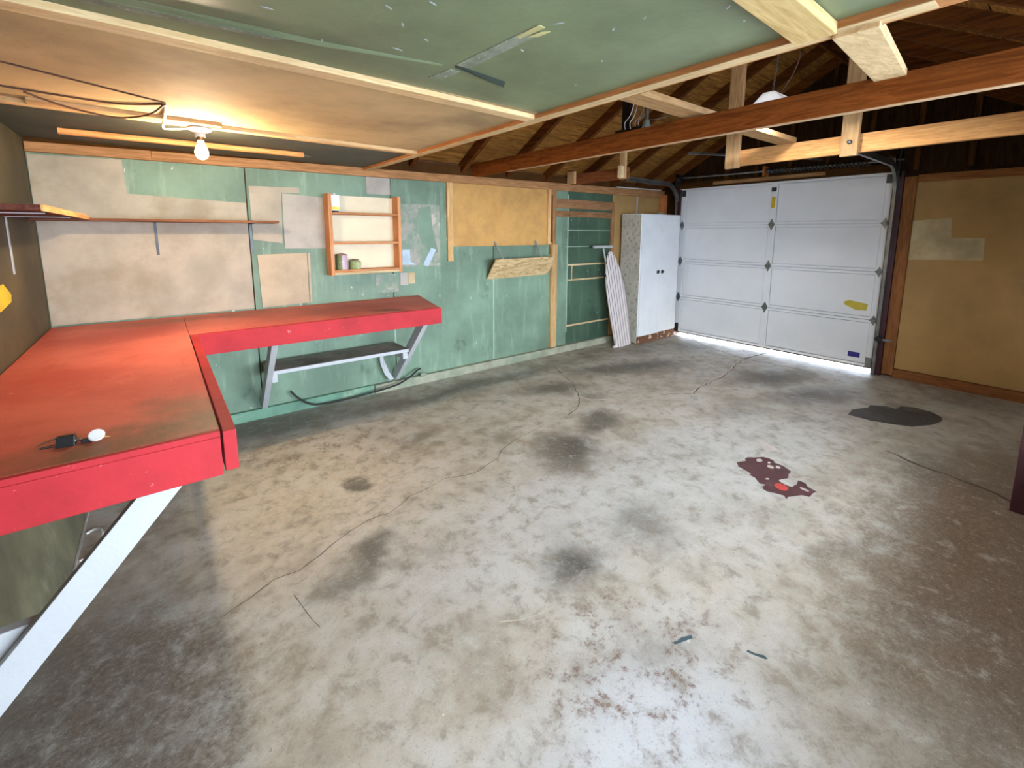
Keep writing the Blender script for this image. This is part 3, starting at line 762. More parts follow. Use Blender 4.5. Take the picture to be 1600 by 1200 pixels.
obj('opener_bracket', MB().box(6.228, 6.239, 2.53, 2.585, 2.09, 2.14), M_STEEL_D, door)
obj('warning_sticker', MB().box(6.2365, 6.239, 2.535, 2.578, 1.885, 2.02), M_YELLOW, door, label='yellow warning sticker')
obj('label_sticker', MB().prism([(6.2545, 1.70, .775), (6.2545, 1.65, .80), (6.2545, 1.47, .775), (6.2545, 1.475, .70), (6.2545, 1.58, .695), (6.2545, 1.69, .745)], (.0018, 0, 0)), M_YELLOW2, door, label='yellow curled label')
obj('label_sticker', MB().box(6.2542, 6.2562, 1.49, 1.605, .145, .205), M_BLUEST, door, label='navy blue label')
obj('bottom_seal', MB().box(6.258, 6.290, Y0, Y1, .040, .056), M_RUBBER, door)
obj('lock_bar', MB().box(6.150, 6.16, 1.20, 1.30, .40, .425), M_STEEL, door)
obj('lock_knob', MB().lathe((6.150, 1.315, .415), [(.001, -.02), (.03, -.02), (.035, 0), (.03, .01), (.001, .01)], 12, 'X'), M_BLACK, door)

# tracks
def track(y, xend, label, zoff=0):
    pts = [(6.185, y, 0.0), (6.185, y, 1.0), (6.185, y, 1.97)]
    for k in range(1, 11):
        a = k / 10 * math.pi / 2
        pts.append((6.185 - .30 * (1 - math.cos(a)), y, 1.97 + .30 * math.sin(a)))
    pts.append((5.4, y, 2.272)); pts.append((xend, y, 2.278))
    t = thing('door_track', label, 'door track', (6.185, y, 0))
    s = 1 if y > 2.5 else -1
    prof = [(-.014, -.03), (.014, -.03), (.014, -.022), (-.004, -.022), (-.004, .022), (.014, .022), (.014, .03), (-.014, .03)]
    prof = [(p[0] * -s, p[1]) for p in prof]
    obj('rail', MB().sweep(pts, prof, (0, 1, 0)), M_STEEL, t)
    for z in (.42, 1.35, 2.0):
        obj('bracket', MB().box(6.19, 6.25, y + s * .016 - .012, y + s * .016 + .012, z - .02, z + .02), M_STEEL_D, t)
    obj('hanger_strap', MB().box(xend + .1, xend + .13, y - .02, y - .016, 2.24, 2.5), M_STEEL_D, t)
    return t
track(3.885, 4.80, 'curved steel door track beside the white cabinet')
track(1.335, 4.30, 'curved steel door track beside the brown front wall')
sh = thing('torsion_spring', 'torsion shaft and dark spring above the garage door', 'spring', (6.13, 2.6, 2.33))
obj('shaft', MB().tube([(6.13, 3.90, 2.36), (6.13, 1.28, 2.32)], .0125, 10), M_STEEL, sh, smooth=True)
spr = MB()
hp = []
for k in range(0, 26 * 12 + 1):
    a = k / 12 * 2 * math.pi
    yy = 2.62 - k / (26 * 12) * 1.05
    hp.append((6.13 + .026 * math.cos(a), yy, 2.34 - (2.62 - yy) * .015 + .026 * math.sin(a)))
spr.tube(hp, .0095, 6)
obj('spring_coil', spr, M_STEEL_D, sh, smooth=True)
obj('centre_bracket', MB().box(6.10, 6.225, 2.635, 2.66, 2.28, 2.40), wood(*W_ORANGE, 'Z'), sh)
obj('end_bracket', MB().box(6.09, 6.20, 3.865, 3.875, 2.25, 2.42), M_STEEL_D, sh)
obj('end_bracket', MB().box(6.09, 6.20, 1.30, 1.31, 2.15, 2.42), M_STEEL_D, sh)
obj('cable_drum', MB().lathe((6.13, 3.82, 2.358), [(.001, -.03), (.05, -.03), (.045, 0), (.055, .03), (.001, .03)], 16, 'Y'), M_STEEL_D, sh, smooth=True)
obj('cable_drum', MB().lathe((6.13, 1.37, 2.322), [(.001, -.03), (.05, -.03), (.045, 0), (.055, .03), (.001, .03)], 16, 'Y'), M_STEEL, sh, smooth=True)
tag(obj('header_batten', MB().box(6.19, 6.222, 2.0, 3.35, 2.235, 2.275), wood((168, 128, 84), (130, 94, 58), 'Y')), 'long pale batten fixed behind the torsion shaft', 'board')

# ------------------------------------------------------------------ red workbench
ZB = .93
bench = thing('workbench', 'red painted L-shaped wooden workbench on white braces', 'workbench', (.4, 3.2, 0))
obj('bench_top', MB().box(-.600, .106, 1.672, 4.178, ZB - .02, ZB), M_REDTOP, bench, .002)
obj('bench_top', MB().prism([(.108, 3.40, ZB - .02), (1.86, 3.38, ZB - .02), (2.06, 4.178, ZB - .02), (.108, 4.178, ZB - .02)], (0, 0, .0185)), M_REDTOP, bench, .002)
obj('end_apron', MB().box(-.600, .106, 1.655, 1.690, ZB - .152, ZB - .022), M_RED, bench, .003)
obj('top_lip', MB().box(-.600, .106, 1.652, 1.6715, ZB - .0205, ZB - .001), M_RED, bench, .002)
obj('side_apron', MB().box(.112, .150, 1.650, 3.385, ZB - .140, ZB - .004), M_RED, bench, .003)
obj('front_apron', MB().box(.152, 1.865, 3.355, 3.392, ZB - .138, ZB - .003), M_RED, bench, .003)
obj('right_apron', MB().hexa([(1.835, 3.393, ZB - .13), (1.862, 3.393, ZB - .13), (2.06, 4.17, ZB - .13), (2.03, 4.17, ZB - .13), (1.835, 3.393, ZB - .021), (1.862, 3.393, ZB - .021), (2.06, 4.17, ZB - .021), (2.03, 4.17, ZB - .021)]), M_RED, bench)
# big brace under the near end
def brace_xz(xa, za, xb, zb, y0, y1, w):     # board in an xz plane
    d = Vector((xb - xa, 0, zb - za)).normalized()
    n = Vector((-d.z, 0, d.x)) * (w / 2)
    a, b = Vector((xa, 0, za)), Vector((xb, 0, zb))
    p = [a - n, b - n, b + n, a + n]
    return MB().prism([(q.x, y0, q.z) for q in p], (0, y1 - y0, 0))
obj('brace', brace_xz(-.615 + .02, .12, .0, .81, 1.742, 1.780, .088), M_WHITE, bench, .002, label='white diagonal brace')
obj('stretcher', MB().box(-.600, -.36, 1.785, 1.82, .325, .425), M_WHITE, bench, .002)
def brace_yz(x0, x1, ya, za, yb, zb, w):
    d = Vector((0, yb - ya, zb - za)).normalized()
    n = Vector((0, -d.z, d.y)) * (w / 2)
    a, b = Vector((0, ya, za)), Vector((0, yb, zb))
    p = [a - n, b - n, b + n, a + n]
    return MB().prism([(x0, q.y, q.z) for q in p], (x1 - x0, 0, 0))
obj('brace', brace_yz(.57, .612, 4.135, .13, 3.47, .82, .085), M_WHITE, bench, .002, label='white diagonal brace')
obj('brace', brace_yz(1.745, 1.79, 4.135, .14, 3.47, .82, .085), M_WHITE, bench, .002, label='white diagonal brace')
ls = obj('lower_shelf', MB().box(.612, 1.745, 3.79, 4.12, .478, .496), M_GREYTOP, bench)
obj('shelf_edge', MB().box(.612, 1.80, 3.768, 3.79, .470, .499), M_WHITE, ls, .002)
obj('cleat', MB().box(1.70, 1.745, 3.80, 4.18, .40, .478), M_WHITE, bench)
obj('cleat', MB().box(.612, .65, 3.80, 4.18, .40, .478), M_WHITE, bench)

# sheet leaning under the bench, white cable loop
sx = lambda z: -.440 - .154 * z / .765
ol = MB().prism([(sx(z), y, z) for y, z in [(2.33, 0), (3.75, 0), (3.75, .765), (1.86, .765), (1.90, .22)]], (-.006, 0, 0))
sheet = thing('plywood_sheet', 'olive grey sheet leaning on the wall under the bench', 'board', (-.5, 2.8, 0))
obj('sheet', ol, M_OLIVE_LITE, sheet)
obj('bottom_edge', MB().box(-.440, -.432, 2.33, 3.75, 0, .010), M_GREYCARD, sheet)
cl = []
for k in range(15):
    a = -1.9 + k / 14 * 3.8
    cl.append((-.405 + .055 * math.cos(a), 2.93 + .13 * math.sin(a), .008 + .02 * math.cos(a)))
tag(obj('cable_loop', MB().tube(cl, .006, 8), M_WHITEPL, smooth=True), 'loop of white cable on the floor under the bench', 'cable')

# small things on the bench: black binder clip and white dial
bc = thing('binder_clip', 'black binder clip with wire arms on the red bench', 'binder clip', (-.275, 1.815, ZB))
def rotp(p, c, a):
    x, y = p[0] - c[0], p[1] - c[1]
    return (c[0] + x * math.cos(a) - y * math.sin(a), c[1] + x * math.sin(a) + y * math.cos(a), p[2])
C0 = (-.265, 1.815); A0 = -.12
mbc = MB()
mbc.prism([rotp(p, C0, A0) for p in [(-.285, 1.796, ZB), (-.285, 1.834, ZB), (-.285, 1.823, ZB + .030), (-.285, 1.807, ZB + .030)]], Vector(rotp((-.285 + .042, 1.80, 0), C0, A0)) - Vector(rotp((-.285, 1.80, 0), C0, A0)))
obj('clip_body', mbc, M_BLACK, bc, .002)
def wire(pts): return MB().tube([rotp(p, C0, A0) for p in pts], .0016, 6)
obj('wire_arm', wire([(-.285, 1.823, ZB + .026), (-.318, 1.821, ZB + .016), (-.326, 1.815, ZB + .014), (-.318, 1.809, ZB + .016), (-.285, 1.807, ZB + .026)]), M_CHROME, bc, smooth=True)
obj('wire_arm', wire([(-.285, 1.823, ZB + .004), (-.318, 1.821, ZB + .003), (-.324, 1.815, ZB + .003), (-.318, 1.809, ZB + .003), (-.285, 1.807, ZB + .004)]), M_STEEL_D, bc, smooth=True)
obj('spring_tip', MB().lathe(rotp((-.238, 1.815, ZB + .010), C0, A0), [(.001, -.006), (.006, -.006), (.006, .006), (.001, .006)], 10, 'X'), M_CHROME, bc)
dg = thing('badge_reel', 'small white disc on a black clip lying on the red bench', 'badge reel', (-.20, 1.80, ZB))
dm = MB().lathe((0, 0, 0), [(.001, 0), (.019, 0), (.020, .004), (.018, .008), (.001, .009)], 22)
dm.v = [Matrix.Rotation(math.radians(38), 3, 'X') @ v + Vector((-.196, 1.798, ZB + .016)) for v in dm.v]
obj('disc', dm, M_WHITEPL, dg, smooth=True)
obj('strap', MB().box(-.232, -.205, 1.797, 1.813, ZB, ZB + .012), M_BLACK, dg, .003)
obj('ring', MB().tube([(-.21, 1.813, ZB + .014), (-.203, 1.822, ZB + .014), (-.192, 1.822, ZB + .014), (-.186, 1.814, ZB + .014)], .0018, 6), M_CHROME, dg, smooth=True)
obj('stem', MB().tube([(-.182, 1.797, ZB + .010), (-.166, 1.794, ZB + .006)], [.004, .002], 8), flat('brass', (214, 180, 110), .3, .8), dg, smooth=True)

# ------------------------------------------------------------------ wall shelves with brackets
def l_bracket(name, corner, out, length, drop, mat, parent, w=.022):
    c, o_ = Vector(corner), Vector(out)
    side = o_.cross(Vector((0, 0, 1)))
    a = c + o_ * .003 
    mb = MB().bar(a + Vector((0, 0, -.002)), a + Vector((0, 0, -drop)), w, .004, o_)
    mb.bar(c + o_ * .0 + Vector((0, 0, -.003)), c + o_ * length + Vector((0, 0, -.003)), w, .004, (0, 0, 1))
    return obj(name, mb, mat, parent)
s1 = thing('wall_shelf', 'long thin brown shelf along the bare drywall sheet', 'shelf', (.08, 4.08, 1.64))
obj('shelf_board', MB().box(-.60, .77, 3.955, 4.182, 1.630, 1.648), wood((142, 96, 66), (106, 66, 44), 'X'), s1, .002)
l_bracket('shelf_bracket', (0.0, 4.182, 1.630), (0, -1, 0), .19, .235, M_STEEL_D, s1, .016)
l_bracket('shelf_bracket', (.60, 4.182, 1.630), (0, -1, 0), .19, .235, M_STEEL_D, s1, .016)
s2 = thing('wall_shelf', 'short brown shelf on white brackets on the olive wall', 'shelf', (-.46, 3.2, 1.64))
obj('shelf_board', MB().box(-.604, -.335, 2.46, 3.953, 1.640, 1.662), wood((118, 70, 52), (84, 44, 36), 'Y'), s2, .002)
obj('front_strip', MB().box(-.335, -.328, 2.46, 3.953, 1.638, 1.663), wood((228, 176, 112), (196, 142, 84), 'Y'), s2)
l_bracket('shelf_bracket', (-.604, 3.45, 1.640), (1, 0, 0), .24, .30, M_WHITE, s2, .026)
l_bracket('shelf_bracket', (-.604, 2.75, 1.640), (1, 0, 0), .24, .30, M_WHITE, s2, .026)
tag(obj('stir_stick', MB().bar((-.40, 3.3, 1.669), (-.345, 3.85, 1.669), .025, .004), wood(*W_PALE, 'Y')), 'pale wooden stir stick lying on the olive wall shelf', 'stick')
tag(obj('paper_tag', MB().prism([(-.603, 3.02, 1.30), (-.603, 3.20, 1.31), (-.597, 3.285, 1.25), (-.598, 3.27, 1.215), (-.603, 3.1, 1.19), (-.603, 3.02, 1.19)], (.003, 0, 0)), M_YELLOW), 'yellow paper tag stuck on the olive left wall', 'tag')

# ------------------------------------------------------------------ hanging shelf unit
su = thing('shelf_unit', 'small open wooden shelf unit hung on the green wall', 'shelf unit', (1.5, 4.12, 1.19))
WP = wood((214, 156, 108), (186, 124, 80), 'Z', key='unit')
WPX = wood((206, 148, 100), (176, 114, 72), 'X', key='unit')
obj('side_panel', MB().box(1.175, 1.205, 4.045, 4.182, 1.185, 1.892), WP, su, .003)
obj('side_panel', MB().box(1.805, 1.835, 4.045, 4.182, 1.185, 1.892), WP, su, .003)
obj('back_panel', MB().box(1.205, 1.805, 4.170, 4.181, 1.20, 1.885), paint('cream_panel', (228, 214, 180), .8, .06, scale=3), su)
for z in (1.725, 1.468, 1.222):
    obj('shelf', MB().box(1.206, 1.804, 4.050, 4.169, z - .010, z + .010), WPX, su, .002)
obj('front_strip', MB().box(1.206, 1.804, 4.046, 4.058, 1.190, 1.211), wood(*W_PALE, 'X'), su)
# tube of caulk-like lotion
tb = thing('squeeze_tube', 'white and yellow squeeze tube on the top shelf', 'tube', (1.25, 4.09, 1.7352))
def tube_mat():
    t = NT('white_yellow_tube')
    sep = t.n('ShaderNodeSeparateXYZ'); t.link(t.coord(), sep.inputs[0])
    nz = t.noise(scale=30, detail=2)
    h = t.math('ADD', sep.outputs['Z'], t.math('MULTIPLY', nz, .03))
    col = t.mix(t.ramp(h, .060, .064), lin((226, 204, 64)), lin((236, 236, 232)))
    col = t.mix(t.ramp(h, .036, .033), col, lin((236, 236, 232)))
    return t.done(col, .35)
obj('tube_body', MB().add([(1.215, 4.088, 1.7352 + .012), (1.285, 4.088, 1.7352 + .012), (1.285, 4.112, 1.7352 + .012), (1.215, 4.112, 1.7352 + .012), (1.212, 4.098, 1.885), (1.288, 4.098, 1.885), (1.288, 4.102, 1.885), (1.212, 4.102, 1.885)], [(3, 2, 1, 0), (4, 5, 6, 7), (0, 1, 5, 4), (1, 2, 6, 5), (2, 3, 7, 6), (3, 0, 4, 7)]), tube_mat(), tb, .004)
obj('tube_cap', MB().lathe((1.25, 4.10, 1.7352), [(.001, 0), (.026, 0), (.028, .013), (.001, .013)], 16), M_STEEL_D, tb, smooth=True)
obj('hang_tip', MB().lathe((1.245, 4.10, 1.885), [(.012, -.004), (.012, .008), (.001, .012)], 10), M_WHITEPL, tb, smooth=True)
def can_mat(name, c1, c2, split):
    t = NT(name)
    sep = t.n('ShaderNodeSeparateXYZ'); t.link(t.coord(), sep.inputs[0])
    col = t.mix(t.ramp(sep.outputs['X'], split - .002, split + .002), lin(c1), lin(c2))
    col = t.mix(t.ramp(t.noise(scale=55, detail=3), .6, .66, 0, .6), col, lin((200, 196, 176)))
    return t.done(col, .4)
ca = thing('paint_can', 'tall can with pink and green label on the bottom shelf', 'can', (1.285, 4.105, 1.2322))
obj('can_body', MB().lathe((1.285, 4.105, 1.2322), [(.001, 0), (.050, 0), (.052, .004), (.050, .008), (.050, .122), (.053, .126), (.053, .130), (.048, .130), (.001, .130)], 24), can_mat('pink_green_label', (110, 126, 84), (196, 168, 178), -.012), ca, smooth=True)
obj('can_lid', MB().lathe((1.285, 4.105, 1.3622), [(.046, 0), (.044, .006), (.012, .012), (.001, .014)], 20), flat('copper_lid', (156, 104, 84), .4, .5), ca, smooth=True)
cs = thing('paint_can', 'short pale green can beside the taller can', 'can', (1.405, 4.105, 1.2322))
obj('can_body', MB().lathe((1.405, 4.105, 1.2322), [(.001, 0), (.046, 0), (.048, .004), (.048, .064), (.034, .080), (.001, .080)], 24), can_mat('green_label', (136, 152, 96), (168, 178, 122), .0), cs, smooth=True)
obj('can_lid', MB().lathe((1.405, 4.105, 1.3122), [(.026, 0), (.026, .008), (.001, .009)], 18), flat('maroon_lid', (96, 50, 42), .5), cs, smooth=True)

# ------------------------------------------------------------------ OSB flap bin
def osb_mat():
    t = NT('strand_board')
    v = t.n('ShaderNodeTexVoronoi'); v.inputs['Scale'].default_value = 30
    t.link(t.mapping(scale=(.5, 1, 1.6), rot=(0, .5, 0)), v.inputs['Vector'])
    hs = t.n('ShaderNodeSeparateColor'); t.link(v.outputs['Color'], hs.inputs[0])
    col = t.mix(hs.outputs[0], lin((226, 196, 146)), lin((188, 150, 96)))
    col = t.mix(t.ramp(t.noise(scale=16, detail=5), .55, .7, 0, .6), col, lin((162, 126, 78)))
    return t.done(col, .8, hs.outputs[0], .1)
fb = thing('storage_flap', 'strand board flap tilted out from the green wall on struts', 'rack', (3.35, 4.08, 1.03))
obj('flap_board', MB().prism([(2.91, 4.178, 1.035), (3.80, 4.178, 1.045), (3.84, 4.15, 1.085), (3.80, 3.975, 1.268), (2.885, 3.970, 1.260)], (0, .008, .012)), osb_mat(), fb)
M_GREYP = flat('grey_painted_steel', (150, 154, 152), .5)
obj('strut', MB().bar((3.02, 4.176, 1.465), (3.0, 3.982, 1.262), .022, .006, (0, -.7, .7)), M_GREYP, fb)
obj('strut', MB().bar((3.63, 4.176, 1.470), (3.57, 3.982, 1.266), .022, .006, (0, -.7, .7)), M_GREYP, fb)
# ------------------------------------------------------------------ cabinet
CX0, CX1, CY0, CY1, CZ = 5.215, 6.14, 3.80, 4.13, 1.825
cab = thing('storage_cabinet', 'tall white metal cabinet with floral papered side and rusty base', 'cabinet', (5.68, 3.96, 0))
def floral():
    t = NT('floral_paper')
    v = t.n('ShaderNodeTexVoronoi'); v.inputs['Scale'].default_value = 15; v.inputs['Randomness'].default_value = .35
    t.link(t.mapping(scale=(1, 1, .8), rot=(.6, 0, 0)), v.inputs['Vector'])
    col = t.mix(t.ramp(t.noise(scale=5, detail=4), .4, .7), lin((192, 186, 168)), lin((174, 168, 150)))
    col = t.mix(t.ramp(v.outputs['Distance'], .36, .26, 0, .55), col, lin((150, 142, 122)))
    col = t.mix(t.ramp(v.outputs['Distance'], .14, .08, 0, .6), col, lin((104, 104, 100)))
    w = t.noise(scale=34, detail=2)
    col = t.mix(t.ramp(w, .60, .66, 0, .55), col, lin((126, 120, 96)))
    return t.done(col, .75)
obj('body', MB().box(CX0, CX1, CY0, CY1, .10, CZ), M_CABW, cab, .004)
obj('papered_side', MB().box(CX0 - .003, CX0 + .0005, CY0 + .004, CY1 - .002, .02, CZ - .01), floral(), cab)
dl = obj('door', MB().box(CX0 + .012, (CX0 + CX1) / 2 - .002, CY0 - .016, CY0 - .0005, .112, CZ - .012), M_CABW, cab, .003)
dr = obj('door', MB().box((CX0 + CX1) / 2 + .002, CX1 - .010, CY0 - .016, CY0 - .0005, .132, CZ - .012), M_CABW, cab, .003)
for d, x in ((dl, (CX0 + CX1) / 2 - .055), (dr, (CX0 + CX1) / 2 + .05)):
    obj('handle', MB().box(x - .022, x + .022, CY0 - .020, CY0 - .016, .985, 1.03).tube([(x - .015, CY0 - .03, 1.035), (x + .02, CY0 - .035, 1.015), (x - .01, CY0 - .03, .99)], .007, 8), M_STEEL_D, d)
def rust():
    t = NT('rusty_base')
    a = t.noise(t.mapping(scale=(1, 1, 1.6)), 9, 6, .65)
    col = t.mix(t.ramp(a, .58, .61), lin((112, 70, 46)), lin((212, 196, 156)))
    col = t.mix(t.ramp(t.noise(scale=30, detail=5), .5, .7, 0, .7), col, lin((82, 50, 36)))
    return t.done(col, .9, a, .4)
obj('base', MB().box(CX0 + .002, CX1 - .002, CY0 - .004, CY1 - .01, 0, .115), rust(), cab)
tag(obj('crumpled_rag', MB().lathe((5.72, 3.86, CZ), [(.001, 0), (.035, .0), (.045, .015), (.03, .03), (.012, .036), (.001, .034)], 9), M_GREYCARD, smooth=True), 'small crumpled pale rag on top of the white cabinet', 'rag')

# ------------------------------------------------------------------ ironing board
ib = thing('ironing_board', 'striped ironing board standing on end against the cabinet', 'ironing board', (4.95, 3.85, 0))
def stripes():
    t = NT('striped_cover')
    uv = t.n('ShaderNodeUVMap')
    sep = t.n('ShaderNodeSeparateXYZ'); t.link(uv.outputs[0], sep.inputs[0])
    fr = t.math('FRACT', t.math('MULTIPLY', sep.outputs[0], 7.0), 0)
    d = t.math('ABSOLUTE', t.math('SUBTRACT', fr, .5), 0)
    col = t.mix(t.ramp(d, .07, .10, 1, 0), lin((214, 202, 196)), lin((52, 44, 48)))
    return t.done(col, .8)
# local frame: base centre -> top; width axis u, normal n
B0 = Vector((4.975, 3.842, .005)); T0 = Vector((4.800, 3.985, 1.315))
up = (T0 - B0).normalized()
wd = Vector((.97, -.20, 0)); wd = (wd - up * wd.dot(up)).normalized()
nn = wd.cross(up).normalized()
if nn.y > 0: nn = -nn
Lb = (T0 - B0).length
prof = [(0, .125), (.01, .135), (.35, .150), (.62, .150), (.76, .132), (.87, .098), (.94, .066), (.975, .045), (.993, .025), (1.0, .008)]
outl = [(h, w) for h, w in prof] + [(h, -w) for h, w in reversed(prof)]
mb = MB()
fpts = [B0 + up * (h * Lb) + wd * w for h, w in outl]
mb.prism([p + nn * .012 for p in fpts], nn * -.024)
cov = obj('board_cover', mb, stripes(), ib, .004)
uvl = cov.data.uv_layers.new(name='UVMap')
org = root_of(ib)
for poly in cov.data.polygons:
    for li in poly.loop_indices:
        p = cov.data.vertices[cov.data.loops[li].vertex_index].co + org - B0
        uvl.data[li].uv = ((p.dot(wd) + .15) / .30, p.dot(up) / Lb)
lg = lambda a, b, r=.010: MB().tube([a, b], r, 8)
bk = -nn * .04
f0 = B0 + up * (Lb * 1.035) - wd * .075 + bk
obj('leg', lg(B0 + up * .25 + bk - wd * .02, f0), M_WHITE, ib, smooth=True)
obj('leg', lg(B0 + up * .35 + bk + wd * .05, B0 + up * 1.1 + bk + wd * .02), M_WHITE, ib, smooth=True)
fx = Vector((4.715, 4.03, 1.375))
obj('leg', lg(B0 + up * 1.05 - wd * .06 + bk, fx), M_WHITE, ib, smooth=True)
obj('foot_bar', MB().tube([fx + Vector((-.19, .0, .005)), fx + Vector((.17, 0, .005))], .020, 10), M_WHITE, ib, smooth=True)
obj('foot_cap', MB().tube([Vector((4.80, 3.875, .016)), Vector((4.875, 3.860, .016))], .016, 10), M_WHITEPL, ib, smooth=True)

# ------------------------------------------------------------------ ceiling lamp
LX, LY = .235, 3.05
lamp = thing('ceiling_lamp', 'bare glowing bulb in a white porcelain holder on the ceiling', 'lamp', (LX, LY, 2.12))
obj('holder', MB().lathe((LX, LY, 2.12), [(.001, 0), (.055, 0), (.058, -.008), (.045, -.020), (.026, -.028), (.026, -.050), (.001, -.050)], 24), M_PORC, lamp, smooth=True)
obj('socket', MB().lathe((LX, LY, 2.07), [(.018, 0), (.0165, -.006), (.018, -.012), (.0165, -.018), (.001, -.018)], 16), flat('brass_screw', (150, 120, 80), .3, .9), lamp, smooth=True)
def bulb_mat():
    t = NT('lit_bulb')
    t.b.inputs['Base Color'].default_value = (1, .9, .75, 1)
    t.b.inputs['Emission Color'].default_value = (1.0, .72, .42, 1)
    t.b.inputs['Emission Strength'].default_value = 14.0
    return t.m
bulb = obj('bulb', MB().lathe((LX, LY, 1.985), [(.001, -.033), (.014, -.030), (.026, -.020), (.032, -.004), (.032, .010), (.027, .030), (.018, .050), (.014, .068), (.001, .070)], 24), bulb_mat(), lamp, smooth=True)
pl_d = bpy.data.lights.new('bulb_light', 'POINT')
pl_d.energy = BULB_W
pl_d.color = (1.0, .78, .52)
pl_d.shadow_soft_size = .034
pl = bpy.data.objects.new('bulb_light', pl_d)
COL.objects.link(pl)
pl.parent = lamp
pl.location = (0, 0, 1.985 - 2.12)
bulb.visible_shadow = True

def smooth_path(pts, n=6):
    P = [Vector(p) for p in pts]
    out = []
    for i in range(len(P) - 1):
        p0, p1, p2, p3 = P[max(i - 1, 0)], P[i], P[i + 1], P[min(i + 2, len(P) - 1)]
        for k in range(n):
            t = k / n
            out.append(.5 * ((2 * p1) + (-p0 + p2) * t + (2 * p0 - 5 * p1 + 4 * p2 - p3) * t * t + (-p0 + 3 * p1 - 3 * p2 + p3) * t ** 3))
    out.append(P[-1])
    return out
cd = thing('lamp_cord', 'brown cord sagging below the ceiling towards the bulb', 'cord', (-.1, 2.8, 2.1))
obj('sagging_cord', MB().tube(smooth_path([(-.38, 2.79, 2.132), (-.26, 2.87, 2.108), (-.10, 2.93, 2.100), (.02, 2.83, 2.112), (.082, 2.672, 2.136)]), .0045, 8), M_BROWNCORD, cd, smooth=True)
obj('straight_cord', MB().tube(smooth_path([(-.60, 2.72, 2.137), (-.38, 2.77, 2.137), (-.10, 2.80, 2.137), (.085, 2.675, 2.137)]), .004, 8), M_BROWNCORD, cd, smooth=True)
obj('straight_cord', MB().tube(smooth_path([(-.60, 2.25, 2.139), (-.31, 2.42, 2.139), (.085, 2.66, 2.139)]), .003, 8), M_BROWNCORD, cd, smooth=True)
tag(obj('white_cable', MB().tube(smooth_path([(.085, 2.69, 2.138), (.085, 2.90, 2.128), (.078, 3.10, 2.112), (.10, 3.13, 2.110), (.19, 3.07, 2.115)]), .006, 8), M_WHITEPL, smooth=True), 'short white cable feeding the porcelain bulb holder', 'cable')

# ------------------------------------------------------------------ things up among the rafters
hs = thing('pendant_lamp', 'white lamp shade with added lit tubes hanging on a chain above the tie beam', 'lamp', (3.6, 1.44, 2.42))
SX0, SX1 = 3.30, 3.62
shd = MB()
for (ya, za, yb, zb) in [(1.33, 2.42, 1.405, 2.49), (1.405, 2.49, 1.475, 2.49), (1.475, 2.49, 1.55, 2.42)]:
    shd.hexa([(SX0, ya, za), (SX1, ya, za), (SX1, yb, zb), (SX0, yb, zb), (SX0, ya, za + .006), (SX1, ya, za + .006), (SX1, yb, zb + .006), (SX0, yb, zb + .006)])
shd.prism([(SX0, 1.335, 2.424), (SX0, 1.545, 2.424), (SX0, 1.475, 2.49), (SX0, 1.405, 2.49)], (.004, 0, 0))
shd.prism([(SX1 - .004, 1.335, 2.424), (SX1 - .004, 1.545, 2.424), (SX1 - .004, 1.475, 2.49), (SX1 - .004, 1.405, 2.49)], (.004, 0, 0))
sm = NT('translucent_white_shade')
tr = sm.n('ShaderNodeBsdfTranslucent'); tr.inputs[0].default_value = (.9, .9, .88, 1)
mx = sm.n('ShaderNodeMixShader'); mx.inputs[0].default_value = .10
sm.link(sm.b.outputs[0], mx.inputs[1]); sm.link(tr.outputs[0], mx.inputs[2])
sm.b.inputs['Base Color'].default_value = (.8, .8, .78, 1)
sm.link(mx.outputs[0], sm.t.nodes['Material Output'].inputs['Surface'])
obj('shade', shd, sm.m, hs)
tm = NT('added_fluorescent_tube')  # added tubes inside the hanging shade, lit to brighten the far end
tm.b.inputs['Emission Color'].default_value = (.95, .96, 1.0, 1)
tm.b.inputs['Emission Strength'].default_value = TUBE_E
for yy in (1.405, 1.475):
    obj('tube', MB().tube([(SX0 + .03, yy, 2.452), (SX1 - .03, yy, 2.452)], .016, 10), tm.m, hs, smooth=True)
chain = MB()
for k in range(15):
    z = 2.495 + k * .026
    a = (0, .005) if k % 2 else (.005, 0)
    ring = [(3.36 + a[0] * math.cos(q) , 1.44 - .002 * k + a[1] * math.cos(q), z + .015 * math.sin(q) + .013) for q in [j * math.pi / 4 for j in range(9)]]
    chain.tube(ring, .0018, 5)
obj('chain', chain, M_STEEL, hs)
obj('cord', MB().tube(smooth_path([(3.4, 1.40, 2.505), (3.4, 1.34, 2.60), (3.38, 1.30, 2.72), (3.35, 1.36, 2.80), (3.3, 1.42, 2.90)]), .004, 6), M_BROWNCORD, hs, smooth=True)

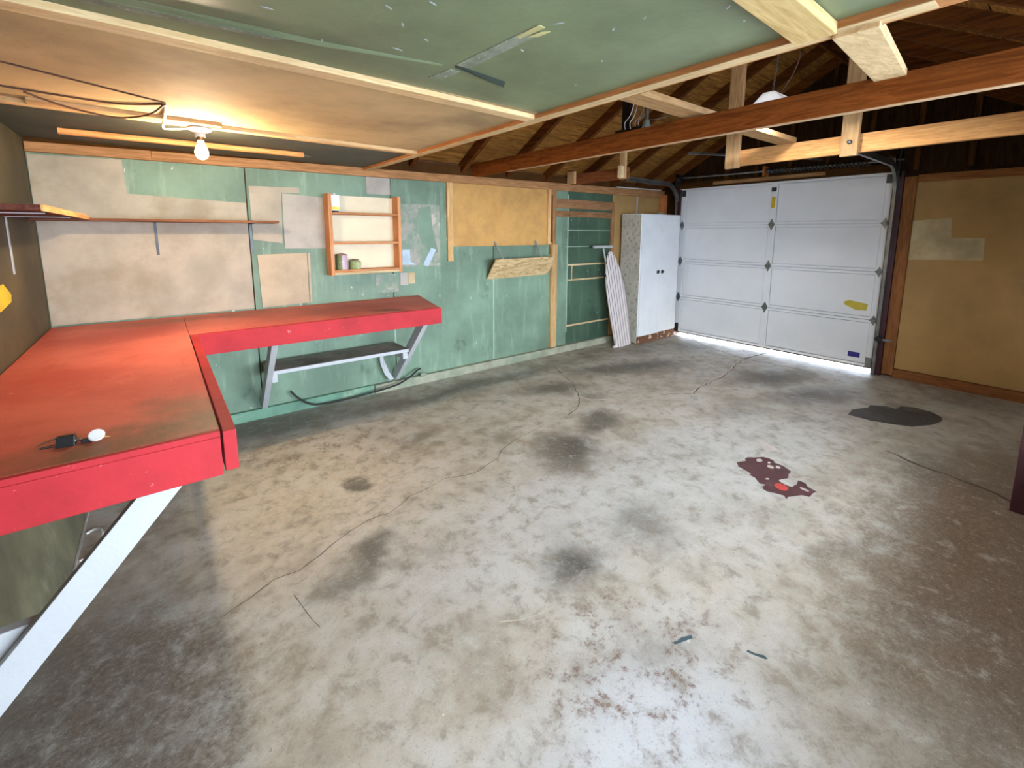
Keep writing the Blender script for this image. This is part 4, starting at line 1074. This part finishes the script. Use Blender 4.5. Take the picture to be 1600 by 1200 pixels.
jb = thing('junction_box', 'grey conduit and black box with loose white wires above the tie beam', 'electrical box', (3.3, 2.5, 2.40))
obj('black_box', MB().box(3.30, 3.42, 2.40, 2.73, 2.36, 2.462), M_BLACK, jb, .006)
obj('black_post', MB().box(3.33, 3.37, 2.60, 2.68, 2.462, 2.90), M_BLACK, jb)
obj('conduit', MB().tube([(3.3, 2.40, 2.30), (3.3, 2.40, 2.95)], .018, 12), M_STEEL, jb, smooth=True)
obj('coupling', MB().lathe((3.3, 2.40, 2.40), [(.001, 0), (.04, 0), (.042, .03), (.03, .06), (.024, .09), (.001, .09)], 14), flat('mint_metal', (150, 172, 160), .4, .3), jb, smooth=True)
for (dx, y0, y1, dz) in [(0, 2.56, 2.53, .30), (.02, 2.52, 2.46, .34), (-.02, 2.60, 2.55, .28), (.01, 2.48, 2.42, .38)]:
    obj('wire', MB().tube(smooth_path([(3.30 + dx, y0, 2.45), (3.28 + dx, y0 - .01, 2.50), (3.30 + dx, (y0 + y1) / 2 - .03, 2.57), (3.30 + dx, y1 - .06, 2.46 + dz)]), .0035, 6), M_WHITEPL, jb, smooth=True)
obj('wire', MB().tube(smooth_path([(3.30, 2.42, 2.50), (3.31, 2.30, 2.485), (3.32, 2.15, 2.50), (3.32, 2.0, 2.52)]), .0035, 6), M_STEEL, jb, smooth=True)
tag(obj('plastic_strip', MB().bar((5.12, 4.165, 2.196), (6.15, 4.165, 2.212), .04, .012), M_WHITEPL), 'thin white plastic strip lying on the top plate near the corner', 'strip')
tag(obj('track_strut', MB().bar((4.3, 2.60, 2.36), (6.2, 2.05, 2.42), .02, .02), M_STEEL), 'thin grey steel strut running to the garage door header', 'strut')

# ------------------------------------------------------------------ power cord and outlet by the bench leg
tag(obj('power_cord', MB().tube(smooth_path([(.80, 4.135, .195), (.86, 4.12, .12), (.97, 4.10, .045), (1.12, 4.09, .030), (1.35, 4.08, .036), (1.58, 4.05, .06), (1.75, 4.04, .085), (1.90, 4.08, .125), (1.99, 4.11, .165), (2.03, 4.12, .17)]), .009, 8), M_RUBBER, smooth=True), 'dark rubber power cord lying along the foot of the green wall', 'cord')
pg = thing('cord_plug', 'pale worn plug lying beside the bench brace foot', 'plug', (2.07, 4.12, .085))
obj('plug_body', MB().lathe((2.05, 4.11, .105), [(.001, -.03), (.018, -.03), (.022, 0), (.016, .025), (.001, .03)], 12, 'X'), M_CURB, pg, smooth=True)
obj('prong', MB().box(2.078, 2.10, 4.103, 4.106, .10, .11).box(2.078, 2.10, 4.114, 4.117, .10, .11), M_STEEL, pg)
tag(obj('torn_paper', MB().prism([(1.60, 4.12, .46), (1.625, 4.12, .46), (1.64, 4.11, .33), (1.69, 4.11, .20), (1.73, 4.10, .13), (1.69, 4.10, .12), (1.64, 4.11, .19), (1.605, 4.12, .30)], (0, .006, 0)), M_WHITE), 'strip of torn white paper hanging under the low bench shelf', 'paper')

# ------------------------------------------------------------------ dark post at the right edge
tag(obj('wooden_post', MB().box(3.69, 3.80, -.20, .112, 0, 2.15), M_MAROON, None, .004), 'dark maroon painted post at the far right edge', 'post')
